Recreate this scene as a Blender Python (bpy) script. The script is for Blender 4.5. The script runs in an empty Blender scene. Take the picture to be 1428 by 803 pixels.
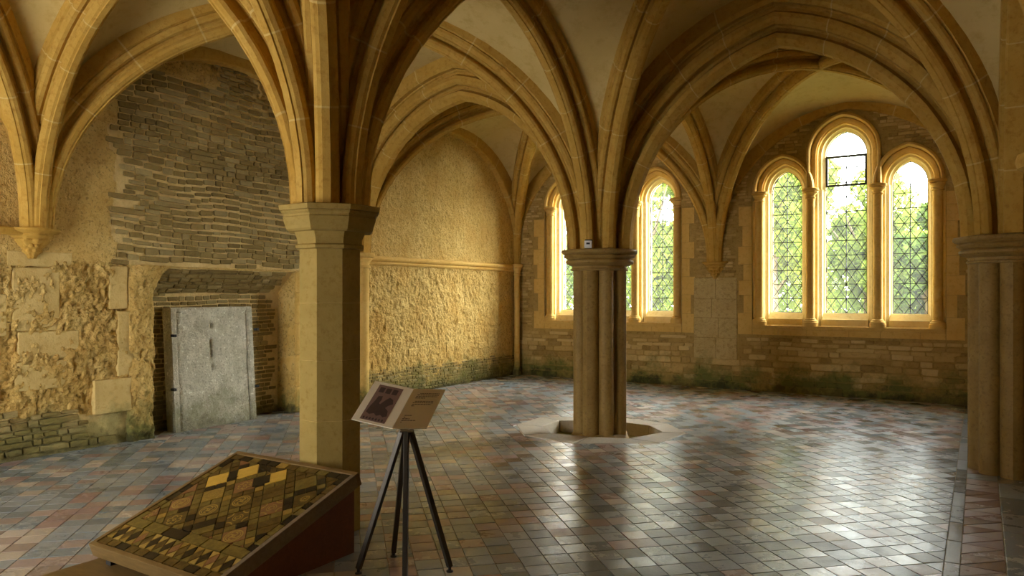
import bpy, bmesh, math, random
from mathutils import Vector, Matrix, noise
random.seed(7)
PI = math.pi
C = bpy.context.scene.collection
S = bpy.context.scene

# ------------------------------------------------------------------ camera, world, lights, exposure
YAW = 0.567
CAM = Vector((7.80, -12.41, 1.60))
cd = bpy.data.cameras.new('camera'); cam = bpy.data.objects.new('camera', cd); C.objects.link(cam)
cam.location = CAM; cam.rotation_euler = (PI/2, 0, YAW)
cd.sensor_width = 36; cd.lens = 36*1025/1428; cd.shift_y = 8.5/1428; cd.clip_start = .05
S.camera = cam

w = bpy.data.worlds.new('sky'); S.world = w; w.use_nodes = True
wn = w.node_tree; wn.nodes.clear()
wo = wn.nodes.new('ShaderNodeOutputWorld'); bg = wn.nodes.new('ShaderNodeBackground')
tc = wn.nodes.new('ShaderNodeTexCoord'); sep = wn.nodes.new('ShaderNodeSeparateXYZ'); rp = wn.nodes.new('ShaderNodeValToRGB')
wn.links.new(tc.outputs['Generated'], sep.inputs[0]); wn.links.new(sep.outputs[2], rp.inputs[0])
rp.color_ramp.elements[0].color = (1.0, .98, .94, 1); rp.color_ramp.elements[1].color = (.72, .84, 1.0, 1)
wn.links.new(rp.outputs[0], bg.inputs[0]); bg.inputs[1].default_value = 5.5
wn.links.new(bg.outputs[0], wo.inputs[0])

sd = bpy.data.lights.new('soft_sun', 'SUN'); sd.energy = 20.0; sd.angle = math.radians(55); sd.color = (1, .97, .92)
sun = bpy.data.objects.new('soft_sun', sd); C.objects.link(sun)
sun.rotation_euler = Vector((-1, -.95, -.52)).to_track_quat('-Z', 'Y').to_euler()

S.view_settings.view_transform = 'Standard'; S.view_settings.look = 'None'
S.view_settings.gamma = 1; S.view_settings.use_curve_mapping = False
S.view_settings.exposure = 1.42

# ------------------------------------------------------------------ node helpers and materials
class NT:
    def __init__(s, name):
        s.m = bpy.data.materials.new(name); s.m.use_nodes = True; s.t = s.m.node_tree
        s.t.nodes.clear(); s.out = s.n('ShaderNodeOutputMaterial')
    def n(s, t, **k):
        o = s.t.nodes.new(t)
        for a, b in k.items(): setattr(o, a, b)
        return o
    def l(s, a, b): s.t.links.new(a, b)
    def set(s, sock, v):
        if hasattr(v, 'is_output') or isinstance(v, bpy.types.NodeSocket): s.l(v, sock)
        else: sock.default_value = v
    def math(s, op, a, b=0.0, clamp=False):
        o = s.n('ShaderNodeMath', operation=op, use_clamp=clamp); s.set(o.inputs[0], a); s.set(o.inputs[1], b); return o.outputs[0]
    def mix(s, f, a, b, bt='MIX'):
        o = s.n('ShaderNodeMixRGB', blend_type=bt); s.set(o.inputs[0], f)
        s.set(o.inputs[1], a if isinstance(a, bpy.types.NodeSocket) else (*a, 1)[:4]); s.set(o.inputs[2], b if isinstance(b, bpy.types.NodeSocket) else (*b, 1)[:4]); return o.outputs[0]
    def noise(s, scale, detail=5, rough=.6, vec=None, dist=0):
        o = s.n('ShaderNodeTexNoise'); o.inputs['Scale'].default_value = scale; o.inputs['Detail'].default_value = detail
        o.inputs['Roughness'].default_value = rough; o.inputs['Distortion'].default_value = dist
        s.l(vec or s.pos(), o.inputs['Vector']); return o.outputs['Fac']
    def pos(s):
        if not hasattr(s, '_p'): s._p = s.n('ShaderNodeNewGeometry').outputs['Position']
        return s._p
    def ramp(s, f, stops, mode='LINEAR'):
        o = s.n('ShaderNodeValToRGB'); cr = o.color_ramp; cr.interpolation = mode
        while len(cr.elements) < len(stops): cr.elements.new(.5)
        for e, (p, c) in zip(cr.elements, stops):
            e.position = p; e.color = (*c, 1) if len(c) == 3 else c
        s.l(f, o.inputs[0]); return o.outputs[0]
    def tint(s):   # per-piece number: face attribute on joined meshes + object colour on single pieces
        a = s.n('ShaderNodeAttribute', attribute_name='tint'); oi = s.n('ShaderNodeObjectInfo')
        sp = s.n('ShaderNodeSeparateColor'); s.l(oi.outputs['Color'], sp.inputs[0])
        return s.math('ADD', a.outputs['Fac'], sp.outputs[0])
    def done(s, col, rough=.9, bump=None, bs=.5, bd=.01, **k):
        p = s.n('ShaderNodeBsdfPrincipled'); s.set(p.inputs['Base Color'], col if isinstance(col, bpy.types.NodeSocket) else (*col, 1))
        s.set(p.inputs['Roughness'], rough)
        for a, b in k.items(): s.set(p.inputs[a.replace('_', ' ')], b)
        if bump is not None:
            b = s.n('ShaderNodeBump'); b.inputs['Strength'].default_value = bs; b.inputs['Distance'].default_value = bd
            s.l(bump, b.inputs['Height']); s.l(b.outputs[0], p.inputs['Normal'])
        s.l(p.outputs[0], s.out.inputs[0]); return s.m

def stone_mat(name, c1, c2, dark, scale=3, bumpd=.008, bs=.6, fine=60, algae=0, tintc=None, rough=.9, spec=.2, chips=0.0, sat=.78, pit_shade_patches=0):
    t = NT(name); c1, c2, dark = [(c[0], c[1]*.965, c[2]*sat) for c in (c1, c2, dark)]
    n1 = t.noise(scale, 6, .6); n2 = t.noise(scale*6, 6, .7); n3 = t.noise(fine, 4, .6)
    col = t.mix(t.ramp(n1, [(.35, (0, 0, 0)), (.65, (1, 1, 1))]), c1, c2)
    col = t.mix(t.ramp(n2, [(.5, (0, 0, 0)), (.72, (1, 1, 1))]), col, dark)
    if tintc:
        tv = t.tint(); col = t.mix(t.ramp(tv, tintc, 'LINEAR'), col, col) if False else t.mix(.55, col, t.ramp(tv, tintc))
    if pit_shade_patches:
        n7 = t.noise(38, 3, .5); col = t.mix(t.math('MULTIPLY', t.ramp(n7, [(.56, (0, 0, 0)), (.66, (1, 1, 1))]), pit_shade_patches), col, (.20, .12, .03))  # dark speckles put the shade of small hollows into the colour
        n8 = t.noise(1.6, 3, .6); col = t.mix(t.math('MULTIPLY', t.ramp(n8, [(.5, (0, 0, 0)), (.62, (1, 1, 1))]), .45), col, (.60, .36, .09))
    if chips:
        n5 = t.noise(22, 4, .6); col = t.mix(t.ramp(n5, [(.62, (0, 0, 0)), (.66, (chips,)*3)]), col, [min(1, x*1.5) for x in c2])
    if algae:
        z = t.n('ShaderNodeSeparateXYZ'); t.l(t.pos(), z.inputs[0])
        n4 = t.noise(2.2, 6, .7)
        f = t.math('SUBTRACT', t.math('MULTIPLY', n4, 1.9), t.math('ADD', t.math('MULTIPLY', z.outputs[2], 1.15), .42))
        f = t.math('MULTIPLY', t.math('MULTIPLY', f, 2.5, True), algae)
        col = t.mix(f, col, (.15, .155, .04))
        n6 = t.noise(4.5, 6, .7)
        g = t.math('SUBTRACT', t.math('MULTIPLY', n6, 1.7), t.math('ADD', t.math('MULTIPLY', z.outputs[2], 1.5), .62))
        col = t.mix(t.math('MULTIPLY', t.math('MULTIPLY', g, 4, True), algae*.8), col, (.03, .028, .014))
    h = t.math('ADD', t.math('MULTIPLY', n2, 1.0), t.math('MULTIPLY', n3, .5))
    return t.done(col, rough, h, bs, bumpd, Specular_IOR_Level=spec)

OC = (.62, .42, .15)
M = {}
M['ashlar'] = stone_mat('ochre_ashlar_stone', (.63, .41, .13), (.70, .49, .19), (.55, .345, .095), 2.5, .004, .5, 90, algae=.8)
M['rib'] = stone_mat('ochre_rib_stone', (.47, .285, .06), (.54, .35, .095), (.36, .195, .035), 3, .006, .7, 60)
M['joint'] = stone_mat('lime_mortar', (.60, .43, .17), (.6, .44, .19), (.5, .36, .16), 6, .003, .5)
M['web'] = stone_mat('lime_plaster_web', (.62, .485, .24), (.55, .41, .175), (.48, .345, .125), 1.1, .004, .4, 50)
M['pier'] = stone_mat('pier_stone', (.34, .245, .08), (.40, .29, .10), (.28, .19, .05), 4, .004, .6, 90, rough=.8)
M['pier_dark'] = stone_mat('brown_cluster_stone', (.27, .17, .05), (.34, .225, .075), (.19, .115, .03), 5, .004, .6, 90, rough=.62, spec=.35)
M['rough'] = stone_mat('rough_lime_plaster', (.62, .43, .155), (.74, .56, .25), (.42, .25, .06), 2.2, .035, 1.0, 34, algae=.9, pit_shade_patches=.6)
M['rough_grey'] = stone_mat('rough_pitted_stone', (.50, .38, .185), (.57, .455, .25), (.33, .23, .09), 3, .02, 1.0, 40, algae=1)
TS = [(0, (.10, .065, .02)), (.3, (.20, .14, .045)), (.6, (.29, .21, .075)), (.85, (.35, .29, .14)), (1, (.52, .41, .19))]
M['rubble'] = stone_mat('rubble_stone', (.33, .24, .095), (.42, .32, .14), (.17, .12, .04), 5, .010, .9, 60, algae=.5, tintc=TS)
TB = [(0, (.14, .085, .025)), (.25, (.40, .27, .09)), (.7, (.58, .41, .16)), (1, (.74, .57, .28))]
M['rubble_back'] = stone_mat('yellow_rubble_stone', (.42, .29, .10), (.54, .39, .17), (.24, .15, .05), 4, .010, .9, 60, algae=1, tintc=TB)
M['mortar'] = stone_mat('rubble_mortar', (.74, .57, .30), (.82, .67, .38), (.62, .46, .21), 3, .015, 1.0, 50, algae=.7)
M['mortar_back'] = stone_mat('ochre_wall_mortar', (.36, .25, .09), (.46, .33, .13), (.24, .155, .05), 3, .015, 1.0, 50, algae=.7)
M['tomb'] = stone_mat('grey_slab_stone', (.55, .55, .42), (.76, .75, .62), (.30, .30, .20), 7, .02, 1.0, 45, algae=.5, chips=.8, sat=.95)
M['curb'] = stone_mat('grey_curb_stone', (.48, .45, .35), (.56, .52, .41), (.36, .33, .24), 5, .004, .6, 90, rough=.6, sat=1)
M['pale'] = stone_mat('pale_limewashed_stone', (.70, .57, .33), (.76, .64, .40), (.62, .48, .25), 3, .003, .4, 80)
M['ashlar_left'] = stone_mat('worn_dressed_stone', (.58, .43, .19), (.66, .52, .26), (.50, .35, .13), 3, .008, .8, 60, algae=.8)
M['pit'] = stone_mat('pit_earth', (.34, .30, .13), (.42, .37, .18), (.2, .2, .06), 9, .02, 1.0, 40)

def tile_mat(name, stops, jit=.5, rmin=.15, rmax=.46, blotch=.13):
    t = NT(name); tv = t.tint()
    col = t.ramp(tv, stops, 'CONSTANT')
    n1 = t.noise(9, 5, .6); n2 = t.noise(45, 5, .7); n3 = t.noise(2.2, 3, .5)
    col = t.mix(t.math('MULTIPLY', t.ramp(n2, [(.48, (0, 0, 0)), (.7, (1, 1, 1))]), blotch), col, (.40, .345, .27))
    col = t.mix(t.math('MULTIPLY', n1, .45), col, (.15, .155, .15))
    # each tile's glaze is worn to its own degree
    fr = t.math('FRACT', t.math('MULTIPLY', tv, 37.7))
    r = t.math('ADD', rmin, t.math('MULTIPLY', fr, (rmax-rmin)*.6))
    r = t.math('ADD', r, t.math('MULTIPLY', t.ramp(n1, [(.4, (0, 0, 0)), (.7, (1, 1, 1))]), (rmax-rmin)*.35))
    h = t.math('ADD', n2, t.math('MULTIPLY', t.noise(14, 3, .5), 1.5))
    return t.done(col, r, h, .35, .0035, Specular_IOR_Level=.62)
GR = (.29, .345, .365); GD = (.165, .205, .22); RD = (.38, .245, .21); PK = (.46, .35, .295); CR = (.62, .53, .41); BR = (.22, .16, .10)
M['tile'] = tile_mat('worn_clay_tile', [(0, GD), (.16, GR), (.42, (.33, .375, .38)), (.58, RD), (.70, PK), (.80, (.36, .27, .22)), (.87, CR), (.95, BR)])
M['slabtile'] = tile_mat('grey_border_tile', [(0, GD), (.4, GR), (.7, (.2, .21, .19))])
M['grout'] = stone_mat('floor_grout', (.30, .27, .21), (.38, .34, .26), (.10, .09, .07), 8, .002, .4)

def simple(name, c, rough=.6, metal=0, nz=0, c2=None, scale=8, bump=.0):
    t = NT(name)
    col = c
    n = t.noise(scale, 5, .6)
    if c2: col = t.mix(n, c, c2)
    return t.done(col, rough, n if bump else None, .5, bump or .01, Metallic=metal)
M['iron'] = simple('dark_lead', (.035, .038, .036), .6, .3)
M['board'] = simple('cream_panel', (.84, .76, .58), .55, 0, 0, (.80, .72, .54), 3)
M['print'] = simple('purple_print', (.20, .12, .10), .6, 0, 0, (.24, .15, .12), 20)
M['ink'] = simple('dark_ink', (.06, .035, .03), .6)
M['bronze'] = simple('bronze_legs', (.075, .062, .045), .4, .6, 0, (.05, .042, .03), 20)
M['white'] = simple('white_plastic', (.75, .75, .72), .4)
M['black'] = simple('black_plastic', (.02, .02, .02), .4)
def wood(name, a, b, rough=.45):
    t = NT(name); tcn = t.n('ShaderNodeTexCoord'); mp = t.n('ShaderNodeMapping'); mp.inputs['Scale'].default_value = (3, 14, 14)
    t.l(tcn.outputs['Object'], mp.inputs[0]); n = t.noise(2.2, 7, .65, mp.outputs[0], 1.2); n2 = t.noise(7, 4, .6)
    col = t.mix(t.ramp(n, [(.3, (0, 0, 0)), (.7, (1, 1, 1))]), a, b); col = t.mix(t.math('MULTIPLY', n2, .35), col, (.04, .02, .01))
    return t.done(col, rough, n, .3, .002, Specular_IOR_Level=.25)
M['wood'] = wood('oak_frame', (.17, .10, .028), (.25, .155, .05))
M['woodside'] = wood('grey_oak_side', (.20, .14, .075), (.27, .20, .115), .75)
M['mahog'] = wood('red_brown_wood', (.15, .045, .014), (.21, .07, .023), .55)

def glass():
    t = NT('window_glass'); tr = t.n('ShaderNodeBsdfTransparent'); tr.inputs[0].default_value = (.95, .98, .93, 1)
    gl = t.n('ShaderNodeBsdfGlossy'); gl.inputs['Roughness'].default_value = .08
    fr = t.n('ShaderNodeFresnel'); fr.inputs[0].default_value = 1.45
    mx = t.n('ShaderNodeMixShader'); t.l(fr.outputs[0], mx.inputs[0]); tl = t.n('ShaderNodeBsdfTranslucent'); tl.inputs[0].default_value = (.9, .93, .9, 1); m0 = t.n('ShaderNodeMixShader'); m0.inputs[0].default_value = .016
    t.l(tr.outputs[0], m0.inputs[1]); t.l(tl.outputs[0], m0.inputs[2]); t.l(m0.outputs[0], mx.inputs[1]); t.l(gl.outputs[0], mx.inputs[2])
    t.l(mx.outputs[0], t.out.inputs[0]); return t.m
M['glass'] = glass()
def leafmat(name, c, c2):
    t = NT(name); d = t.n('ShaderNodeBsdfDiffuse'); tl = t.n('ShaderNodeBsdfTranslucent'); mx = t.n('ShaderNodeMixShader'); mx.inputs[0].default_value = .45
    col = t.mix(t.ramp(t.noise(1.3, 4, .6), [(.35, (0, 0, 0)), (.65, (1, 1, 1))]), c, c2)
    t.l(col, d.inputs[0]); t.l(col, tl.inputs[0]); t.l(d.outputs[0], mx.inputs[1]); t.l(tl.outputs[0], mx.inputs[2]); t.l(mx.outputs[0], t.out.inputs[0]); return t.m
M['leaf'] = leafmat('green_leaves', (.15, .21, .03), (.30, .36, .06))
M['leaf2'] = leafmat('deep_green_leaves', (.07, .12, .02), (.15, .20, .04))
M['bark'] = simple('bark', (.14, .10, .06), .9, 0, 0, (.22, .17, .10), 12, .02)
M['grass'] = simple('grass', (.10, .15, .05), .9, 0, 0, (.16, .21, .08), 4, .03)

# ------------------------------------------------------------------ mesh helpers
class MB:
    def __init__(s): s.v = []; s.f = []; s.t = []; s.mi = []
    def face(s, pts, tint=0, mi=0):
        i = len(s.v); s.v += [tuple(p) for p in pts]; s.f.append(tuple(range(i, i+len(pts)))); s.t.append(tint); s.mi.append(mi)
    def raw(s, vs, fs, tint=0, mi=0):
        i = len(s.v); s.v += [tuple(p) for p in vs]
        for f in fs: s.f.append(tuple(i+k for k in f)); s.t.append(tint); s.mi.append(mi)
    def box(s, a, b, mtx=None, tint=0, bev=0, mi=0):
        (x0, y0, z0), (x1, y1, z1) = a, b
        if bev <= 0:
            vs = [Vector(p) for p in ((x0,y0,z0),(x1,y0,z0),(x1,y1,z0),(x0,y1,z0),(x0,y0,z1),(x1,y0,z1),(x1,y1,z1),(x0,y1,z1))]
            fs = [(3,2,1,0),(4,5,6,7),(0,1,5,4),(1,2,6,5),(2,3,7,6),(3,0,4,7)]
        else:
            bm = bmesh.new(); bmesh.ops.create_cube(bm, size=1)
            for v in bm.verts: v.co = Vector(((x0+x1)/2+v.co.x*(x1-x0), (y0+y1)/2+v.co.y*(y1-y0), (z0+z1)/2+v.co.z*(z1-z0)))
            bmesh.ops.bevel(bm, geom=bm.edges[:]+bm.verts[:], offset=bev, segments=2, affect='EDGES', profile=.6)
            vs = [v.co.copy() for v in bm.verts]; bm.verts.index_update(); fs = [tuple(v.index for v in f.verts) for f in bm.faces]; bm.free()
        if mtx: vs = [mtx @ p for p in vs]
        s.raw(vs, fs, tint, mi)
    def tube(s, a, b, r, r2=None, n=12, cap=True, tint=0, mi=0):
        a, b = Vector(a), Vector(b); r2 = r if r2 is None else r2; q = (b-a).to_track_quat('Z', 'Y')
        vs = []
        for p, rr in ((a, r), (b, r2)):
            for k in range(n): vs.append(p + q @ Vector((rr*math.cos(2*PI*k/n), rr*math.sin(2*PI*k/n), 0)))
        fs = [(k, (k+1) % n, n+(k+1) % n, n+k) for k in range(n)]
        if cap: fs += [tuple(range(n-1, -1, -1)), tuple(range(n, 2*n))]
        s.raw(vs, fs, tint, mi)
    def lathe(s, prof, c=(0, 0, 0), n=24, radf=None, a0=0):   # prof: (r, z); radf(angle) scales
        vs = []; fs = []
        for r, z in prof:
            for k in range(n):
                th = a0 + 2*PI*k/n; q = radf(th, r) if radf else r
                vs.append((c[0]+q*math.cos(th), c[1]+q*math.sin(th), c[2]+z))
        m = len(prof)
        for i in range(m-1):
            for k in range(n): fs.append((i*n+k, i*n+(k+1) % n, (i+1)*n+(k+1) % n, (i+1)*n+k))
        fs += [tuple(range(n-1, -1, -1)), tuple((m-1)*n+k for k in range(n))]
        s.raw(vs, fs)
    def mesh(s, name, mats, smooth=None):
        me = bpy.data.meshes.new(name); me.from_pydata(s.v, [], s.f); 
        for m in (mats if isinstance(mats, (list, tuple)) else [mats]): me.materials.append(m)
        if any(s.t):
            a = me.attributes.new('tint', 'FLOAT', 'FACE'); a.data.foreach_set('value', s.t)
        if any(s.mi): me.polygons.foreach_set('material_index', s.mi)
        if smooth is not None:
            bm = bmesh.new(); bm.from_mesh(me); bmesh.ops.remove_doubles(bm, verts=bm.verts, dist=1e-5)
            for f in bm.faces: f.smooth = True
            for e in bm.edges:
                if len(e.link_faces) == 2 and e.calc_face_angle(0) > math.radians(smooth): e.smooth = False
            bm.to_mesh(me); bm.free()
        me.update(); return me
    def build(s, name, mats, parent=None, smooth=None, **props):
        o = bpy.data.objects.new(name, s.mesh(name, mats, smooth)); C.objects.link(o)
        o.color = (0, 0, 0, 1)
        if parent: o.parent = parent
        for k, v in props.items(): o[k] = v
        return o

def empty(name, loc=(0, 0, 0), rz=0, parent=None, **props):
    o = bpy.data.objects.new(name, None); C.objects.link(o); o.location = loc; o.rotation_euler = (0, 0, rz); o.empty_display_size = .1
    if parent: o.parent = parent
    for k, v in props.items(): o[k] = v
    return o
def fbm(x, y, z, o=4): return noise.fractal(Vector((x, y, z)), 1.0, 2.0, o)
def pxdist(p): return (Vector(p)-CAM).length

def clip(poly, inside, cut):    # generic half-plane clip in 2D
    out = []
    for i in range(len(poly)):
        a, b = poly[i-1], poly[i]; ia, ib = inside(a), inside(b)
        if ia != ib: out.append(cut(a, b))
        if ib: out.append(b)
    return out
def halfplane(poly, nx, ny, d):  # keep nx*x+ny*y <= d
    g = lambda p: nx*p[0]+ny*p[1]-d
    def cut(a, b):
        t = g(a)/(g(a)-g(b)); return (a[0]+t*(b[0]-a[0]), a[1]+t*(b[1]-a[1]))
    return clip(poly, lambda p: g(p) <= 0, cut)
def area(p): return abs(sum(p[i-1][0]*p[i][1]-p[i][0]*p[i-1][1] for i in range(len(p))))/2

# ------------------------------------------------------------------ layout
BX = [0.0, 4.0, 8.10]; BY = [0.0, -4.45, -8.86, -13.3]
PIERC = (4.02, -4.55)
XR = 8.58

# ================================================================== FLOOR
floor = empty('floor', kind='structure')
OCT = [(3.02, -4.80), (3.45, -5.32), (4.13, -5.44), (4.90, -4.90), (4.95, -4.20), (4.55, -3.72), (3.75, -3.62), (2.98, -4.15)]
oc = (sum(p[0] for p in OCT)/8, sum(p[1] for p in OCT)/8)
INN = [(3.33, -4.73), (3.66, -5.05), (4.10, -5.00), (4.52, -4.84), (4.70, -4.30), (4.40, -3.98), (3.83, -3.92), (3.32, -4.25)]
def oct_edges(P):
    r = []
    for i in range(len(P)):
        a, b = P[i], P[(i+1) % len(P)]; nx, ny = (b[1]-a[1]), -(b[0]-a[0]); L = math.hypot(nx, ny); nx /= L; ny /= L
        r.append((nx, ny, nx*a[0]+ny*a[1]))
    return r
OE = oct_edges(OCT)
def in_oct(p, m=0): return all(e[0]*p[0]+e[1]*p[1]-e[2] < m for e in OE)
# grout bed: polygons around the octagonal hole
gb = MB(); R0 = [(-.7, -13.6), (8.9, -13.6), (8.9, .3), (-.7, .3)]
for i in range(8):
    a, b = OCT[i], OCT[(i+1) % 8]
    def far(p):
        dx, dy = p[0]-oc[0], p[1]-oc[1]; t = min([((8.9 if dx > 0 else -.7)-oc[0])/dx if abs(dx) > 1e-6 else 1e9, ((.3 if dy > 0 else -13.6)-oc[1])/dy if abs(dy) > 1e-6 else 1e9])
        return (oc[0]+dx*t, oc[1]+dy*t)
    fa, fb = far(a), far(b); mid = []
    for c in R0:
        ca = math.atan2(c[1]-oc[1], c[0]-oc[0]); aa = math.atan2(a[1]-oc[1], a[0]-oc[0]); ab = math.atan2(b[1]-oc[1], b[0]-oc[0])
        if (ca-aa) % (2*PI) < (ab-aa) % (2*PI): mid.append(((ca-aa) % (2*PI), c))
    pts = [a, fa]+[c for _, c in sorted(mid)]+[fb, b]
    gb.face([(p[0], p[1], -.005) for p in pts])
gb.build('mortar_bed', M['grout'], floor)

T = .1555; Q = math.sqrt(.5)
tiles = []
def tile_tint(x, y, zone):
    if zone == 'band': return random.choice([.6, .63, .72, .75, .72, .82, .2, .6])+random.random()*.02
    g = fbm(x*.45, y*.45, 3.3, 3); r = random.random()
    red = .30+.25*g
    if x > 6.0 and y < -4: red -= .22
    if y > -3.6: red += .22
    if x < 3.5 and y < -6: red += .05
    if r < red*.8: v = random.choice([.6, .64, .72, .76, .82])
    elif r < red*.8+.09+(.03 if x < 3.5 else -.04): v = .9
    elif r < red*.8+.11: v = .96
    elif r < .55: v = .07
    else: v = random.choice([.2, .3, .45, .5])
    return v+random.random()*.028
for i in range(-130, 131):
    for j in range(-130, 131):
        off = (.5*T if (i//4) % 3 == 1 else 0)
        u, v = i*T, j*T+off
        cx, cy = 4+(u-v)*Q, -6.2+(u+v)*Q
        if not (-.25 < cx < 7.72 and -13.4 < cy < .15): continue
        if Vector((cx, cy, 0)-CAM if False else (cx-CAM.x, cy-CAM.y, 0)).dot(Vector((-math.sin(YAW), math.cos(YAW), 0))) < 1.8: continue
        h = T/2-.0022
        poly = [(cx+(a-b)*Q, cy+(a+b)*Q) for a, b in ((-h, -h), (h, -h), (h, h), (-h, h))]
        full = True
        if cx > 7.4: 
            n0 = halfplane(poly, 1, 0, 7.617); full = full and len(n0) == 4 and abs(area(n0)-area(poly)) < 1e-6; poly = n0
        if len(poly) < 3: continue
        if any(in_oct(p, .0) for p in poly) or in_oct((cx, cy)):
            if in_oct((cx, cy), -.04): 
                if all(in_oct(p) for p in poly): continue
            best = None
            for e in OE:
                q = halfplane(poly, -e[0], -e[1], -e[2]-.004)
                if len(q) > 2 and (best is None or area(q) > area(best)): best = q
            if best is None: continue
            poly = best; full = False
        if area(poly) < .0008: continue
        tiles.append((full, cx, cy, poly, tile_tint(cx, cy, 'f')))
# diagonal band between the strip and the dark slabs
for j in range(-60, 40):
    y0 = -6+j*.22
    if not -13 < y0 < .1: continue
    for tri in ([(7.703, y0+.003), (7.927, y0+.003), (7.927, y0+.208)], [(7.703, y0+.012), (7.922, y0+.217), (7.703, y0+.217)]):
        tiles.append((False, 7.8, y0, tri, tile_tint(0, 0, 'band')))
def slab_prism(mb, poly, z0, z1, tint, ch=.003, tilt=(0, 0)):
    n = len(poly); c = (sum(p[0] for p in poly)/n, sum(p[1] for p in poly)/n)
    def ring(k, z): return [(c[0]+(p[0]-c[0])*k, c[1]+(p[1]-c[1])*k, z+tilt[0]*(p[0]-c[0])+tilt[1]*(p[1]-c[1])) for p in poly]
    k = 1-ch/max(.02, math.sqrt(area(poly))/2)
    vs = ring(1, z0)+ring(1, z1-ch)+ring(k, z1)
    fs = [(r*n+i, r*n+(i+1) % n, (r+1)*n+(i+1) % n, (r+1)*n+i) for r in (0, 1) for i in range(n)]+[tuple(2*n+i for i in range(n))]
    mb.raw(vs, fs, tint)
inview = lambda x, y: (lambda z, l: z > 2.9 and -.74 < l/z < .74)((x-CAM.x)*-math.sin(YAW)+(y-CAM.y)*math.cos(YAW), (x-CAM.x)*math.cos(YAW)+(y-CAM.y)*math.sin(YAW))
def behind_case(x, y): return 3.45 < x < 4.5 and -10.0 < y < -9.1
cand = sorted([t for t in tiles if t[0] and inview(t[1], t[2]) and not behind_case(t[1], t[2])], key=lambda t: pxdist((t[1], t[2], 0)))[:300]
ids = set(map(id, cand))
tmesh = []
for k in range(8):
    mb = MB(); h = T/2-.0022
    poly = [(a*h+random.uniform(-.0015, .0015), b*h+random.uniform(-.0015, .0015)) for a, b in ((-1, -1), (1, -1), (1, 1), (-1, 1))]
    if k > 4:   # a worn corner
        c = poly.pop(2); poly[2:2] = [(c[0], c[1]-.012*random.uniform(.6, 1.4)), (c[0]-.012*random.uniform(.6, 1.5), c[1])]
    slab_prism(mb, poly, -.012, 0, 0, .0022); tmesh.append(mb.mesh('floor_tile', M['tile']))
rest = MB()
for t in tiles:
    tl = (random.gauss(0, .0055), random.gauss(0, .0055)); dz = random.uniform(-.0008, .0008)
    if id(t) in ids:
        o = bpy.data.objects.new('floor_tile', random.choice(tmesh)); C.objects.link(o); o.parent = floor
        o.location = (t[1], t[2], dz); o.rotation_euler = (tl[0], tl[1], PI/4+random.choice((0, 1, 2, 3))*PI/2); o.color = (t[4], 0, 0, 1)
    else: slab_prism(rest, t[3], -.012, dz, t[4], .0022, tl)
rest.build('tile_field', M['tile'], floor, kind='stuff')
for j in range(30):      # border strip, one slab after another
    y1 = .05-j*.46; mb = MB()
    slab_prism(mb, [(7.621, y1-.456), (7.699, y1-.456), (7.699, y1), (7.621, y1)], -.012, random.uniform(-.001, .001), random.random()*.9+.02, .003)
    if y1 > -11.5: mb.build('border_slab', M['slabtile'], floor)
for j in range(24):
    y1 = .05-j*.5; mb = MB()
    slab_prism(mb, [(7.932, y1-.496), (8.65, y1-.496), (8.65, y1), (7.932, y1)], -.012, random.uniform(-.001, .001), random.random()*.9+.02, .003)
    mb.build('paving_slab', M['slabtile'], floor)
# octagonal kerb with sunken pit
for i in range(8):
    j = (i+1) % 8; mb = MB(); q = [OCT[i], OCT[j], INN[j], INN[i]]
    c = (sum(p[0] for p in q)/4, sum(p[1] for p in q)/4); q = [(c[0]+(p[0]-c[0])*.985, c[1]+(p[1]-c[1])*.985) for p in q]
    slab_prism(mb, q, -.2, .004+random.uniform(-.002, .002), 0, .006); mb.build('kerb_stone', M['curb'], floor)
mb = MB(); g = 22
for a in range(g):
    for b in range(g):
        def P(i, j):
            x = 3.0+1.95*i/g; y = -5.4+1.75*j/g; return (x, y, -.15+.02*fbm(x*8, y*8, 1)+.05*max(0, fbm(x*3, y*3, 5)))
        mb.face([P(a, b), P(a+1, b), P(a+1, b+1), P(a, b+1)])
mb.build('pit_bottom', M['pit'], floor, 60)

# ================================================================== rubble generator
def stone_variant(k, mat, name='stone'):
    rnd = random.Random(k*13+5); mb = MB(); c = .10
    base = [(-.5+c*rnd.uniform(.3, 1.3), -.5), (.5-c*rnd.uniform(.3, 1.3), -.5), (.5, -.5+c*1.6*rnd.uniform(.4, 1.2)), (.5, .5-c*1.6*rnd.uniform(.4, 1.2)),
            (.5-c*rnd.uniform(.3, 1.3), .5), (-.5+c*rnd.uniform(.3, 1.3), .5), (-.5, .5-c*1.6*rnd.uniform(.4, 1.2)), (-.5, -.5+c*1.6*rnd.uniform(.4, 1.2))]
    base = [(x+rnd.uniform(-.03, .03), y+rnd.uniform(-.07, .07)) for x, y in base]
    fr = [(x*rnd.uniform(.88, .97), y*rnd.uniform(.76, .92)) for x, y in base]
    d = [rnd.uniform(.75, 1.05) for _ in base]
    vs = [(x, y, -1) for x, y in base]+[(x, y, .45) for x, y in base]+[(fr[i][0], fr[i][1], d[i]) for i in range(8)]+[(rnd.uniform(-.15, .15), rnd.uniform(-.1, .1), 1.05)]
    fs = [(r*8+i, r*8+(i+1) % 8, (r+1)*8+(i+1) % 8, (r+1)*8+i) for r in (0, 1) for i in range(8)]+[(16+i, 16+(i+1) % 8, 24) for i in range(8)]
    return vs, fs
VAR = [stone_variant(k, None) for k in range(10)]
_vm = {}
def vmesh(k, mat, name):
    if (k, mat.name, name) not in _vm:
        mb = MB(); mb.raw(*VAR[k]); _vm[(k, mat.name, name)] = mb.mesh(name, mat)
    return _vm[(k, mat.name, name)]
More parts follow.
